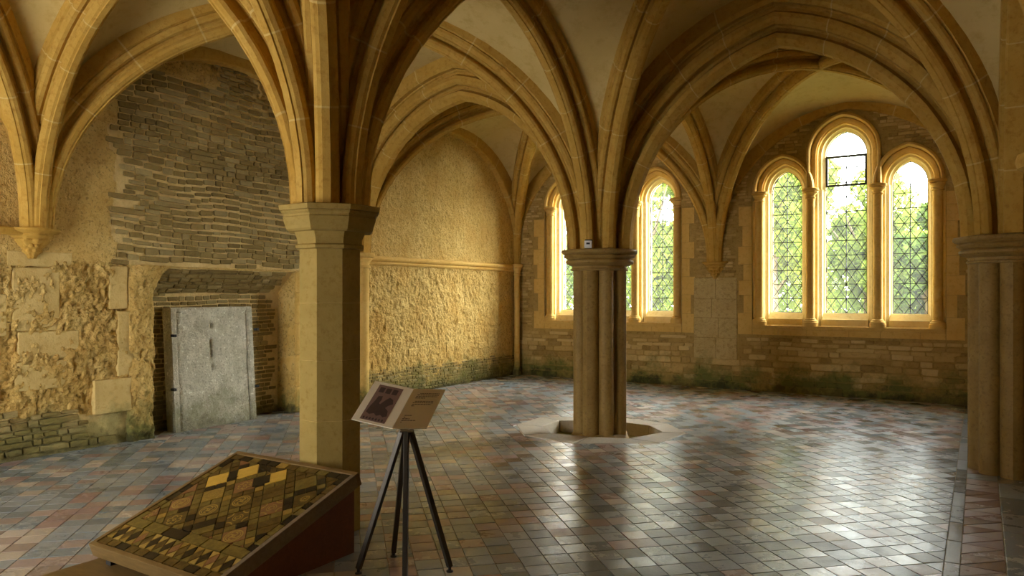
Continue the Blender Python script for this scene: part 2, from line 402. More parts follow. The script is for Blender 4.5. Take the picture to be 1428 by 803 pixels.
def courses(u0, u1, v0, v1, hmin, hmax, lmin, lmax, gap, test, slope=0, wob=0, depth=(.01, .02), tfun=None):
    out = []; v = v0
    while v < v1:
        h = random.uniform(hmin, hmax); u = u0-random.random()*lmax; ph = random.random()*9
        while u < u1:
            l = random.uniform(lmin, lmax)*(1 if random.random() > .12 else 1.9); uc = u+l/2; vc = v+h/2+slope*(uc-u0)+wob*noise.noise(Vector((uc*1.3, v*1.5, 2.2)))
            if test(uc, vc, l/2, h/2):
                r = slope+wob*1.1*(noise.noise(Vector((uc*1.3+.2, v*1.5, 2.2)))-noise.noise(Vector((uc*1.3-.2, v*1.5, 2.2))))
                out.append([uc, vc, l-gap, (h-gap)*random.uniform(.86, 1.04), math.atan(r)+random.gauss(0, .015), random.uniform(*depth), tfun(uc, vc) if tfun else random.random()])
            u += l
        v += h
    return out
def wall_frame(kind, off):
    # local x = along wall, y = up, z = out of wall
    if kind == 'left': return Matrix(((0, 0, 1, off), (1, 0, 0, 0), (0, 1, 0, 0), (0, 0, 0, 1)))
    return Matrix(((1, 0, 0, 0), (0, 0, -1, off), (0, 1, 0, 0), (0, 0, 0, 1)))
def lay(stones, frame, parent, limit, mat, name='stone', stuff='small_stones'):
    items = []
    for s in stones:
        p = frame @ Vector((s[0], s[1], 0)); d = pxdist(p)
        items.append((-(s[2]*s[3])/(d*d) if inview(p.x, p.y) else 1, s))
    items.sort(key=lambda a: a[0]); mb = MB()
    for k, (_, s) in enumerate(items):
        q = random.randrange(10); m = frame @ Matrix.Translation((s[0], s[1], 0)) @ Matrix.Rotation(s[4], 4, 'Z') @ Matrix.Diagonal((s[2], s[3], s[5], 1))
        if k < limit and _ < 0:
            o = bpy.data.objects.new(name, vmesh(q, mat, name)); C.objects.link(o); o.parent = parent; o.matrix_world = m; o.color = (max(.001, s[6]), 0, 0, 1)
        else:
            vs, fs = VAR[q]; mb.raw([m @ Vector(v) for v in vs], fs, max(.001, s[6]))
    if mb.v: mb.build(stuff, mat, parent, kind='stuff')
def block(parent, frame, u0, u1, v0, v1, d0, d1, mat, bev=.006, name='ashlar_block'):
    mb = MB(); mb.box((u0+.002, v0+.002, d0), (u1-.002, v1-.002, d1), frame, 0, bev); return mb.build(name, mat, parent)

# ================================================================== LEFT WALL
wl = empty('wall_left', kind='structure')
RY0, RY1, RZ = -7.66, -5.62, 1.90
FL = wall_frame('left', 0)
def zoneL(y, z):
    if y > -4.4: return 'rough'
    if z > 1.915 and y > -8.06+.35*noise.noise(Vector((0, z*2.3, 4)))+.06*noise.noise(Vector((y*9, z*9, 4))): return 'rubble' if not (z > 4.1 and noise.noise(Vector((y*2, z*2, 0))) > -.1) else 'rough'
    if z > 1.92: return 'plain'
    if RY0 < y < RY1: return 'recess'
    if y < -7.9 and z < .40+.14*noise.noise(Vector((y*2, 0, 0))): return 'rubble'
    return 'rough'
mb = MB(); dy = .02; ny = int(13.3/dy); nz = int(5.1/dy); cache = {}
def LP(i, j):
    if (i, j) in cache: return cache[i, j]
    y = -13.3+i*dy; z = j*dy; zn = zoneL(y, z); d = 0
    if zn == 'rough':
        amp = 1.0 if y > -4.4 and z < 2.05 else (.55 if y > -4.4 else 1.9)
        d = amp*(.016*fbm(y*5, z*5, .3)+.020*fbm(y*26, z*16, 1.7, 3))
        if y < -7.9: d += -.03*max(0, noise.noise(Vector((y*4, z*3, 7))))
        if y > -4.4 and z < .85: d += .01*fbm(y*3, z*9, 5)
    elif zn == 'rubble': d = -.012+.006*fbm(y*9, z*9, 2)
    else: d = .004*fbm(y*4, z*4, 1)
    cache[i, j] = (d, y, z); return cache[i, j]
for i in range(ny):
    y = -13.3+(i+.5)*dy
    if y < -10.6 and i % 1: continue
    for j in range(nz):
        z = (j+.5)*dy
        if RY0 < y < RY1 and z < RZ: continue
        mb.face([LP(i, j), LP(i+1, j), LP(i+1, j+1), LP(i, j+1)], 0, 1 if zoneL(y, z) == 'rubble' else 0)
# recess: sloping hood, back, jambs
def quadgrid(mb, a, b, c, d, n, m, amp, mi):
    a, b, c, d = map(Vector, (a, b, c, d)); nn = (b-a).cross(d-a).normalized()
    P = lambda i, j: (lambda p: p+nn*amp*fbm(p.x*9, p.y*9, p.z*9))((a.lerp(b, i/n)).lerp(d.lerp(c, i/n), j/m))
    for i in range(n):
        for j in range(m): mb.face([P(i, j), P(i+1, j), P(i+1, j+1), P(i, j+1)], 0, mi)
XB = -.34
quadgrid(mb, (XB, RY0-.05, 0), (XB, RY1+.02, 0), (XB, RY1+.02, 1.64), (XB, RY0-.05, 1.64), 30, 24, .008, 1)
quadgrid(mb, (XB, RY0-.05, 1.62), (XB, RY1+.02, 1.62), (0, RY1+.02, RZ+.02), (0, RY0-.05, RZ+.02), 30, 6, .006, 1)
quadgrid(mb, (0, RY0, 0), (XB, RY0, 0), (XB, RY0, 1.9), (0, RY0, 1.9), 8, 30, .02, 0)
quadgrid(mb, (XB, RY1, 0), (0, RY1, 0), (0, RY1, 1.9), (XB, RY1, 1.9), 8, 30, .008, 0)
mb.face([(-.6, -13.6, -.1), (-.6, .4, -.1), (-.6, .4, 5.3), (-.6, -13.6, 5.3)]); mb.face([(-.6, -13.6, 5.12), (-.6, .4, 5.12), (.05, .4, 5.12), (.05, -13.6, 5.12)])
mb.build('wall_surface', [M['rough'], M['mortar']], wl, 75)
# coursed rubble above the recess
def arch_z(y, y0, y1, h0, top):   # outline of the wall arch
    c = (y0+y1)/2; a = (y1-y0)/2; t = abs(y-c)/a
    return h0+(top-h0)*math.sqrt(max(0, 1-t**2.2)) if t < 1 else h0
def tL(y, z, l, h):
    if not (-8.15+.35*noise.noise(Vector((0, z*2.3, 4))) < y-l and y+l < -4.45): return False
    if z-h < 1.905: return False
    if z > arch_z(y, -8.86, -4.45, 2.0, 4.75): return False
    return zoneL(y, z) == 'rubble'
st = courses(-8.3, -4.4, 1.84, 4.9, .052, .084, .09, .23, .017, tL, -.012, .09, (.006, .018))
st += courses(-9.6, -7.98, .0, .5, .05, .08, .08, .2, .012, lambda y, z, l, h: z+h < .47+.1*noise.noise(Vector((y*2, 0, 0))) and y < -8.0 and z-h > 0 and not (-8.32 < y+l and z > .1 and y-l < -7.9), 0, .05, (.015, .035))
st += courses(-10.4, -8.95, 2.3, 4.2, .045, .08, .1, .24, .014, lambda y, z, l, h: y+l < -9.35, 0, .05, (.008, .02))
lay(st, FL, wl, 230, M['rubble'])
# recess back courses and hood courses
bst = courses(RY0, RY1, 0.0, 1.6, .045, .07, .08, .2, .012, lambda y, z, l, h: RY0+.02 < y-l and y+l < RY1-.02 and z+h < 1.62 and z-h > 0 and not (-7.3 < y-l and y+l < -6.25 and z+h < 1.35), 0, .03, (.008, .018))
lay(bst, wall_frame('left', XB), wl, 60, M['rubble'], 'recess_stone', 'recess_small_stones')
hm = Matrix(((math.cos(.70), 0, 0, 0),)*0 or ((0, .77, .64, XB), (1, 0, 0, 0), (0, .64, -.77, 1.62), (0, 0, 0, 1)))
hst = courses(RY0, RY1, 0.0, .44, .05, .08, .09, .24, .010, lambda y, v, l, h: RY0+.02 < y-l and y+l < RY1-.02 and v+h < .46, 0, .015, (.012, .026))
lay(hst, hm, wl, 40, M['rubble'], 'hood_stone', 'hood_small_stones')
# dressed blocks of the left end
for (y0, y1, z0, z1, d) in [(-9.05, -8.62, 1.24, 1.86, .004), (-9.0, -8.43, .95, 1.235, .002), (-9.03, -8.55, .66, .945, .0), (-8.13, -7.93, 1.44, 1.90, .02), (-8.04, -7.86, .72, 1.42, .024), (-8.30, -7.90, .34, .70, .045), (-9.1, -8.5, 1.87, 2.02, .004), (-9.75, -9.1, 1.2, 1.6, .01)]:
    block(wl, FL, y0, y1, z0, z1, -.05, d, M['ashlar_left'], .010)
# broken pilaster at the recess: a lumpy upright that flares at its head
mb = MB(); n = 34; K = 100
for jj in range(K+1):
    z = 1.92*jj/K
    fl = .22*max(0, (z-1.55)/.37)**2
    ring = []
    for i in range(n+1):
        s = i/n; y = -7.93+(.30+fl)*s; x = .075*math.sin(PI*min(1, s*1.0))**.5 if 0 < s < 1 else -.02
        x += (.045*fbm(y*7, z*6, 9)+.02*fbm(y*22, z*16, 3, 3))*(1 if 0 < s < 1 else 0); ring.append((x, y, z))
    if jj:
        for i in range(n): mb.face([prev[i], prev[i+1], ring[i+1], ring[i]])
    prev = ring
mb.face([(-.05, -7.93, 1.92), (.08, -7.85, 1.92), (.08, -7.5, 1.92), (-.05, -7.4, 1.92)])
mb.build('broken_pilaster', M['rough'], wl, 70)
for z0, z1 in ((0, .35), (.35, .78), (.78, 1.2), (1.2, 1.62), (1.62, 1.9)):   # right jamb stones
    block(wl, FL, RY1+.0, RY1+.2, z0, z1, -.3, .03, M['ashlar'], .02, 'jamb_stone')
# string course of the far bay
sp = [(0, 2.045), (.03, 2.05), (.045, 2.075), (.035, 2.095), (.05, 2.11), (.075, 2.115), (.085, 2.14), (.075, 2.165), (.04, 2.18), (0, 2.185)]
t1 = MB()
for a, b in zip(sp, sp[1:]): t1.face([(a[0], -4.3, a[1]), (a[0], -.1, a[1]), (b[0], -.1, b[1]), (b[0], -4.3, b[1])])
t1.face([(x, -4.3, z) for x, z in sp]); t1.build('trim_1', M['ashlar'], None, kind='structure')
# larger blocks showing through low down in the far bay
for k in range(9):
    y0 = -3.3+k*.33+random.uniform(-.04, .04); z0 = .58+random.uniform(-.05, .05)
    block(wl, FL, y0, y0+random.uniform(.2, .3), z0, z0+random.uniform(.12, .2), -.05, random.uniform(.0, .014), M['rough'], .02)
fst = courses(-4.2, -.1, .02, .55, .04, .06, .06, .16, .010, lambda y, z, l, h: z-h > 0 and z+h < .42+.12*noise.noise(Vector((y*3, 1, 0))), 0, .03, (.006, .016))
lay(fst, FL, wl, 0, M['rubble'], 'stone', 'low_stones')

# ================================================================== BACK WALL with two groups of three lancets
wb = empty('wall_back', kind='structure')
FB = wall_frame('back', 0)
SILL = 1.09; CAPT = 3.28
def lights(c): return [(c-.90, .24, 3.30, .33), (c, .305, 3.81, .38), (c+.90, .24, 3.30, .33)]
def shafts(c): return [c-1.28, c-.485, c+.485, c+1.28]
GC = [6.0, 2.03]
def arch_pt(a, r, n, s):     # s -1..1 along the two-centred arch, offset n
    R = (a*a+r*r)/(2*a); top = math.sqrt(max(0, (R+n)**2-(R-a)**2)); phm = math.atan2(top, R-a)
    ph = (1-abs(s))*phm; x = (R+n)*math.cos(ph)-(R-a); z = (R+n)*math.sin(ph)
    return (math.copysign(x, s), z)
def env(x, n):       # top of the openings at x for outward offset n (0 if outside)
    best = 0
    for c in GC:
        for (lx, a, zs, r) in lights(c):
            R = (a*a+r*r)/(2*a); dx = abs(x-lx)
            if dx < a+n:
                best = max(best, zs+math.sqrt(max(0, (R+n)**2-(dx+R-a)**2)))
        if c-1.37 < x < c+1.37: best = max(best, CAPT)
    return best
mb = MB(); dx = .02; N = int(XR/dx)
HN = .232
for i in range(-10, N+4):
    x0, x1 = i*dx, (i+1)*dx; e0, e1 = env(x0, HN), env(x1, HN); xm = (x0+x1)/2; em = env(xm, HN)
    def strip(z00, z01, z10, z11, k):
        for q in range(k):
            a0, a1 = z00+(z01-z00)*q/k, z00+(z01-z00)*(q+1)/k; b0, b1 = z10+(z11-z10)*q/k, z10+(z11-z10)*(q+1)/k
            mb.face([(x0, .006*fbm(x0*5, a0*5, 0), a0), (x1, .006*fbm(x1*5, b0*5, 0), b0), (x1, .006*fbm(x1*5, b1*5, 0), b1), (x0, .006*fbm(x0*5, a1*5, 0), a1)])
    if em > 0:
        if e0 == 0: e0 = em
        if e1 == 0: e1 = em
        strip(0, SILL, 0, SILL, 8); strip(e0, 5.15, e1, 5.15, 8)
    else: strip(0, 5.15, 0, 5.15, 20)
mb.face([(-.7, .9, -.1), (9, .9, -.1), (9, .9, 0), (-.7, .9, 0)])
mb.face([(-.7, -.05, 5.13), (9, -.05, 5.13), (9, .6, 5.13), (-.7, .6, 5.13)])
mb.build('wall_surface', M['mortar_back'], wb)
# outer skin of the wall (blocks sky light round the lights)
mb = MB()
for i in range(-30, 470):
    x0, x1 = i*dx, (i+1)*dx; xm = (x0+x1)/2; top = 0
    for c in GC:
        for (lx, a, zs, r) in lights(c):
            R = (a*a+r*r)/(2*a)
            f = lambda x: zs+math.sqrt(max(0, R**2-(abs(x-lx)+R-a)**2))
            if abs(xm-lx) < a: top = (f(min(max(x0, lx-a), lx+a)), f(min(max(x1, lx-a), lx+a)))
    if top:
        mb.face([(x0, .42, -.1), (x1, .42, -.1), (x1, .42, 1.29), (x0, .42, 1.29)]); mb.face([(x0, .42, top[0]), (x1, .42, top[1]), (x1, .42, 5.3), (x0, .42, 5.3)])
    else: mb.face([(x0, .42, -.1), (x1, .42, -.1), (x1, .42, 5.3), (x0, .42, 5.3)])
mb.build('outer_skin', M['ashlar'], wb)

APROF = [(0, .43), (0, .31), (.02, .30), (.045, .27), (.045, .235), (.06, .225), (.08, .225), (.092, .205), (.085, .18), (.095, .155), (.120, .15), (.138, .13), (.135, .10), (.105, .095), (.102, .07), (.135, .04), (.160, .035), (.172, .05), (.160, .07), (.172, .075), (.180, .0), (.178, -.045), (.195, -.065), (.222, -.055), (.235, -.02), (.235, .05)]
def window_group(c, gi):
    for li, (lx, a, zs, r) in enumerate(lights(c)):
        mb = MB(); NS = 14
        # path: stilt up, arch, stilt down
        for (n0, y0), (n1, y1) in zip(APROF, APROF[1:]):
            def path(n):
                pts = [(-(a+n), CAPT-.02-zs)]+[arch_pt(a, r, n, -1+i/NS) if i < NS else arch_pt(a, r, n, -1e-9) for i in range(NS)]
                pts = [(-(a+n), CAPT-.02-zs)]
                for i in range(NS+1):
                    s = -1+i/NS; p = arch_pt(a, r, n, s if i < NS else -1e-12); pts.append((-abs(p[0]), p[1]))
                pts[-1] = (0, arch_pt(a, r, n, 1e-12)[1])
                return pts+[(-x, z) for x, z in reversed(pts[:-1])]
            A, B = path(n0), path(n1)
            for k in range(len(A)-1):
                mb.face([(lx+A[k][0], y0, zs+A[k][1]), (lx+A[k+1][0], y0, zs+A[k+1][1]), (lx+B[k+1][0], y1, zs+B[k+1][1]), (lx+B[k][0], y1, zs+B[k][1])], 0, 1 if min(y0, y1) > .2 else 0)
        mb.build('arch_moulding', [M['ashlar'], M['pale']], wb, 35)
        # jambs below the capitals
        sh = shafts(c); nb = [lx-sh[li], sh[li+1]-lx]
        mb = MB()
        for sgn, dist, end in ((-1, nb[0], li == 0), (1, nb[1], li == 2)):
            far = dist+.10 if end else dist
            pr = [(a, .43), (a, .31), (a+.02, .295), (a+.035, .26), (a+.035, .23), (a+.06, .215), (a+.085, .19), (a+.085, .15), (far, .15)]+([(far, -.004)] if end else [])
            for (p0, y0), (p1, y1) in zip(pr, pr[1:]):
                mb.face([(lx+sgn*p0, y0, 1.0), (lx+sgn*p1, y1, 1.0), (lx+sgn*p1, y1, CAPT), (lx+sgn*p0, y0, CAPT)])
            if end: mb.face([(lx+sgn*(far), -.004, 1.0), (lx+sgn*(far-.1), .15, 1.0), (lx+sgn*(far-.1), .15, 1.01), (lx+sgn*far, -.004, 1.01)])
        mb.build('jamb', M['pale'], wb, 30)
        # sloping sill block
        mb = MB(); w2 = a+.03
        mb.raw([(lx-w2, -.0, SILL-.01), (lx+w2, -.0, SILL-.01), (lx+w2, .12, SILL), (lx-w2, .12, SILL), (lx-w2, .30, 1.295), (lx+w2, .30, 1.295), (lx+w2, .44, 1.295), (lx-w2, .44, 1.295)], [(0, 1, 2, 3), (3, 2, 5, 4), (4, 5, 6, 7)])
        mb.box((lx-w2, .13, SILL), (lx+w2, .19, 1.20), None, 0, .006)
        mb.build('sill_block', M['pale'], wb)
    mb = MB(); mb.box((c-1.38, -.02, 1.03), (c+1.38, .45, SILL), None, 0, .008); mb.build('sill_ledge', M['ashlar'], wb)
    # capital-level backing between the lights
    for sx in shafts(c)[1:3]:
        mb = MB(); mb.box((sx-.06, .08, 3.0), (sx+.06, .40, 4.0 if False else 3.5)); mb.build('mullion_core', M['ashlar'], wb)
    for sx in shafts(c):
        mb = MB(); mb.lathe([(.066, 1.20), (.066, 3.14)], (sx, .045, 0), 20); o = mb.build('window_shaft', M['ashlar'], wb, 40)
        mb = MB(); mb.lathe([(.066, 3.12), (.082, 3.125), (.085, 3.14), (.070, 3.15), (.072, 3.17), (.10, 3.205), (.112, 3.215), (.112, 3.23), (.10, 3.235), (.125, 3.245), (.13, 3.262), (.125, 3.282), (.10, 3.29)], (sx, .045, 0), 24); mb.build('capital', M['ashlar'], o, 35)
        mb = MB(); mb.lathe([(.115, 1.085), (.118, 1.15), (.105, 1.155), (.108, 1.17), (.098, 1.185), (.085, 1.19), (.086, 1.205), (.066, 1.215)], (sx, .045, 0), 24); mb.build('shaft_base', M['ashlar'], o, 35)
    # dressed blocks either side and below
    for sgn in (-1, 1):
        z = .93; k = 0
        while z < 2.98:
            h = random.uniform(.24, .36); h = min(h, 3.1-z); far = (1.60, 1.52)[k % 2]+random.uniform(0, .03)
            x0, x1 = sorted((c+sgn*1.385, c+sgn*far)); block(wb, FB, x0, x1, z, z+h, -.05, .006+.002*random.random(), M['ashlar'], .003); z += h; k += 1
        if sgn: pass
    x = c-1.38
    while x < c+1.37:
        l = min(random.uniform(.4, .7), c+1.38-x); block(wb, FB, x, x+l, .93, 1.03, -.05, .008+.002*random.random(), M['ashlar'], .003); x += l
    x = c-1.05       # spandrel blocks hugging the hoods
for gi, c in enumerate(GC): window_group(c, gi)

# the lancets themselves
def lancet_poly(lx, a, zs, r, zb):
    pts = [(lx-a, zb), (lx+a, zb)]
    NS = 10
    for i in range(NS+1): 
        p = arch_pt(a, r, 0, 1-i/NS if i < NS else 1e-12); pts.append((lx+abs(p[0]), zs+p[1]))
    for i in range(NS-1, -1, -1):
        p = arch_pt(a, r, 0, 1-i/NS); pts.append((lx-abs(p[0]), zs+p[1]))
    return pts
def clip_convex(poly, conv):
    for i in range(len(conv)):
        a, b = conv[i], conv[(i+1) % len(conv)]; ex, ey = b[0]-a[0], b[1]-a[1]; L = math.hypot(ex, ey)
        if L < 1e-6: continue
        nx, ny = ey/L, -ex/L; poly = halfplane(poly, nx, ny, nx*a[0]+ny*a[1])
        if len(poly) < 3: return []
    return poly
wi = 0
def seg_bar(mb, p, q, w_, y0, y1):
    d = Vector((q[0]-p[0], 0, q[1]-p[1])); L = d.length
    if L < .004: return
    d /= L; n = Vector((-d.z, 0, d.x))*w_/2; P = Vector((p[0], 0, p[1])); Qv = Vector((q[0], 0, q[1]))
    vs = [Vector((v.x, y, v.z)) for y in (y0, y1) for v in (P-n, P+n, Qv+n, Qv-n)]
    mb.raw(vs, [(0, 1, 2, 3), (7, 6, 5, 4), (0, 4, 5, 1), (1, 5, 6, 2), (2, 6, 7, 3), (3, 7, 4, 0)])
def seg_clip(p, q, conv):
    t0, t1 = 0, 1; d = (q[0]-p[0], q[1]-p[1])
    for i in range(len(conv)):
        a, b = conv[i], conv[(i+1) % len(conv)]; nx, ny = b[1]-a[1], a[0]-b[0]
        num = nx*(a[0]-p[0])+ny*(a[1]-p[1]); den = nx*d[0]+ny*d[1]
        if abs(den) < 1e-12:
            if num < 0: return None
            continue
        t = num/den
        if den > 0: t1 = min(t1, t)
        else: t0 = max(t0, t)
    return ((p[0]+d[0]*t0, p[1]+d[1]*t0), (p[0]+d[0]*t1, p[1]+d[1]*t1)) if t0 < t1 else None
YG = .36
for c in GC:
    for li, (lx, a, zs, r) in enumerate(lights(c)):
        wi += 1; wo_ = empty('window_%d' % wi, kind='structure'); zb = 1.295
        poly = lancet_poly(lx, a-.004, zs, r, zb)
        ncol = 4 if li == 1 else 3; DW = 2*a/ncol; DH = .232
        ztop = zs+r
        plain = 3.80 if li == 1 else (3.34 if li == 2 else 99)
        lead = MB()
        lat = [p for p in poly]
        latc = halfplane(poly, 0, 1, plain) if plain < 90 else poly
        upper = halfplane(poly, 0, -1, -plain) if plain < 90 else None
        # diamond panes
        rows = int((ztop-zb)/(DH/2))+3; pid = 0
        for i in range(-1, ncol*2+2):
            for j in range(-1, rows):
                if (i+j) % 2: continue
                cx, cz = lx-a+i*DW/2, zb+j*DH/2
                d = [(cx-DW/2, cz), (cx, cz-DH/2), (cx+DW/2, cz), (cx, cz+DH/2)]
                q = clip_convex(d, latc)
                if len(q) < 3 or area(q) < .0004: continue
                ty, tx = random.gauss(0, .012), random.gauss(0, .012); m2 = MB()
                m2.face([(x, YG+(x-cx)*ty+(z-cz)*tx, z) for x, z in q]); m2.build('pane', M['glass'], wo_)
        if upper:
            g = 3; x0, x1 = lx-a, lx+a
            for k in range(2):
                q = halfplane(halfplane(upper, 1, 0, lx if k == 0 else 99), -1, 0, 99 if k == 0 else -lx)
                if len(q) > 2:
                    m2 = MB(); m2.face([(x, YG, z) for x, z in q]); m2.build('pane', M['glass'], wo_)
        for k in range(-30, 60):
            for sg in (1, -1):
                p0 = (lx-a+k*DW, zb); dxx = sg*DW/DH*4; q0 = (p0[0]+dxx, zb+4); 
                sgm = seg_clip(p0, q0, latc)
                if sgm: seg_bar(lead, sgm[0], sgm[1], .0095, YG-.004, YG+.004)
        if upper and li == 2:
            for k in range(-30, 60, 2):
                p0 = (lx-a+k*DW, zb); sgm = seg_clip(p0, (p0[0]+DW/DH*4, zb+4), upper)
                if sgm: seg_bar(lead, sgm[0], sgm[1], .004, YG-.003, YG+.003)
        for i in range(len(poly)): seg_bar(lead, poly[i-1], poly[i], .014, YG-.006, YG+.006)
        lead.build('leading', M['iron'], wo_)
        k = 1
        while zb+k*DH < ztop-.1:
            z = zb+k*DH
            if not (upper and z > plain+.02):
                s_ = seg_clip((lx-1, z), (lx+1, z), poly)
                if s_: m2 = MB(); seg_bar(m2, s_[0], s_[1], .013 if k % 2 else .009, YG-.018, YG-.006); m2.build('saddle_bar', M['iron'], wo_)
            k += 1
        m2 = MB(); seg_bar(m2, (lx, zb), (lx, ztop-.01), .012, YG-.014, YG-.005); m2.build('upright_bar', M['iron'], wo_)
        if li == 1:
            m2 = MB(); z0, z1 = 3.34, 3.80
            for p, q in (((lx-a+.01, z0), (lx+a-.01, z0)), ((lx-a+.01, z1), (lx+a-.01, z1)), ((lx-a+.018, z0), (lx-a+.018, z1)), ((lx+a-.018, z0), (lx+a-.018, z1))): seg_bar(m2, p, q, .03, YG-.03, YG+.02)
            m2.build('casement_frame', M['iron'], wo_)

# rubble of the back wall
def warch(x):
    return arch_z(x, 0.0, 4.0, 2.0, 4.7) if x < 4 else arch_z(x, 4.0, 8.05, 2.0, 4.7)
def free(x, z, l, h):
    for c in GC:
        if c-1.62 < x+l and x-l < c+1.62 and z+h > .92 and z-h < 3.1: return False
        if env(x-l, HN+.002) > z-h or env(x+l, HN+.002) > z-h or env(x, HN+.002) > z-h:
            if z+h > SILL: return False
    return True
def tlow(x, z, l, h): return z-h > 0 and z+h < .93 and not (3.64 < x+l and x-l < 4.36 and z > .5) and x-l > .0 and x+l < XR
st = []
for (zz0, zz1, a_, b_, c_, d_) in ((0, .30, .09, .13, .14, .36), (.30, .68, .085, .135, .14, .34), (.68, .93, .05, .08, .12, .34)):
    st += courses(0, XR, zz0, zz1+.02, a_, b_, c_, d_, .012, tlow, 0, .02, (.006, .024))
st2 = courses(0, XR, .94, 5.0, .038, .062, .06, .19, .007, lambda x, z, l, h: free(x, z, l, h) and z < warch(x)*1.06 and not (3.64 < x+l and x-l < 4.36 and z < 1.9) and x-l > 0 and x+l < XR, 0, .03, (.006, .018))
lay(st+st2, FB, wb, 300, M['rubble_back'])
for (z0, z1) in ((.50, .86), (.86, 1.2), (1.2, 1.52), (1.52, 1.88)):
    xs = [3.63, 3.98+random.uniform(-.08, .08), 4.37]
    for x0, x1 in zip(xs, xs[1:]): block(wb, FB, x0, x1, z0, z1, -.05, .016, M['rough_grey'], .008, 'pitted_block')
# corbels
def corbel(parent, frame, u, top, wd=.21, dp=.2):
    o = MB(); prof = [(.03, -.29), (.045, -.25), (.075, -.225), (.07, -.20), (.10, -.165), (.13, -.12), (.125, -.10), (.15, -.085), (.16, -.07), (.155, -.05), (.19, -.035), (.205, -.02), (.205, 0), (.19, .002)]
    n = 20; vs = []; fs = []
    for r, z in prof:
        for k in range(n+1):
            th = PI*k/n; rr = r*(1+.08*math.cos(4*(th-PI/2)) if z > -.1 else 1+.10*math.sin(9*th))
            vs.append(frame @ Vector((u+rr*math.cos(th)*wd/.205, top+z, rr*math.sin(th)*dp/.205)))
    for i in range(len(prof)-1):
        for k in range(n): fs.append((i*(n+1)+k, i*(n+1)+k+1, (i+1)*(n+1)+k+1, (i+1)*(n+1)+k))
    fs.append(tuple(range((len(prof)-1)*(n+1), len(prof)*(n+1)))); o.raw(vs, fs); ob = o.build('corbel', M['rib'], parent, 40)
    # carved foliage lumps
    for k in range(5):
        m = MB(); th = PI*(k+1)/6; p = frame @ Vector((u+.085*math.cos(th), top-.165, .085*math.sin(th)+.01)); bm = bmesh.new(); bmesh.ops.create_icosphere(bm, subdivisions=1, radius=.028); m.raw([p+v.co for v in bm.verts], [tuple(v.index for v in f.verts) for f in bm.faces]); bm.free(); m.build('carved_leaf', M['rib'], ob, 80)
corbel(wb, FB, 4.0, 2.15)
corbel(wl, FL, -8.88, 2.235, .24, .2)
corbel(wb, FB, 8.1, 2.15)
# shelf left of the corbel in the left bay
mb = MB(); mb.box((-.05, -13.2, 2.16), (.10, -8.95, 2.235), None, 0, .015); mb.build('abacus_shelf', M['rib'], wl)

# wall shafts carrying the vault on the left wall
def wall_shaft(parent, x, y, r, top, base=True, name='wall_shaft', mat='ashlar', corner=False):
    mb = MB(); mb.lathe([(r, 0), (r, top-.2)], (x, y, 0), 20); o = mb.build(name, M[mat], parent, 40)
    mb = MB(); mb.lathe([(r, top-.22), (r*1.25, top-.215), (r*1.25, top-.19), (r*1.02, top-.18), (r*1.1, top-.14), (r*1.55, top-.10), (r*1.6, top-.08), (r*1.5, top-.07), (r*1.95, top-.055), (r*2.05, top-.03), (r*1.95, top), (r*1.5, top+.005)], (x, y, 0), 24); mb.build('capital', M[mat], o, 35)
    mb = MB(); mb.lathe([(r*1.6, 0), (r*1.6, .08), (r*1.35, .10), (r*1.45, .13), (r*1.0, .16)], (x, y, 0), 20); mb.build('shaft_base', M[mat], o, 35)
    return o
wall_shaft(wl, .13, -4.45, .085, 2.20)
wall_shaft(wl, .10, -.13, .055, 2.185)
mb = MB(); mb.box((-.05, -4.62, 0), (.09, -4.28, 2.2), None, 0, .01); mb.build('pilaster_strip', M['ashlar'], wl)

# right wall
wr = empty('wall_right', kind='structure')
FR = Matrix(((0, 0, -1, XR), (-1, 0, 0, 0), (0, 1, 0, 0), (0, 0, 0, 1)))
mb = MB(); quadgrid(mb, (XR, 0, 0), (XR, -13.3, 0), (XR, -13.3, 5.15), (XR, 0, 5.15), 80, 30, .004, 0)
mb.face([(XR+.4, .4, -.1), (XR+.4, -13.3, -.1), (XR+.4, -13.3, 5.3), (XR+.4, .4, 5.3)]); mb.build('wall_surface', M['ashlar'], wr)
for j in range(9):
    for i in range(12):
        if j*.25 > 2.3: continue
        y0 = -.8-i*.62-(j % 2)*.31
        if y0 < -7.5: continue
        mb = MB(); mb.box((XR-.008, y0-.615, j*.25), (XR+.03, y0-.002, j*.25+.247), None, 0, .003); mb.build('ashlar_block', M['ashlar'], wr)
ws = wall_shaft(wr, 8.07, -8.86, .075, 2.15, mat='rib'); mb = MB(); mb.box((8.1, -8.96, 0), (XR, -8.76, 2.12)); mb.build('shaft_backing', M['rib'], wr)

# unseen wall behind the viewpoint, added to limit fill light through an assumed opening
wf = empty('wall_front', kind='structure')
for x0, x1, z0 in [(-.6, .6, 0), (.6, 2.9, 2.5), (2.9, 9.1, 0)]:
    mb = MB(); mb.box((x0, -13.75, z0), (x1, -13.35, 5.3)); mb.build('light_baffle_panel', M['rough'], wf)

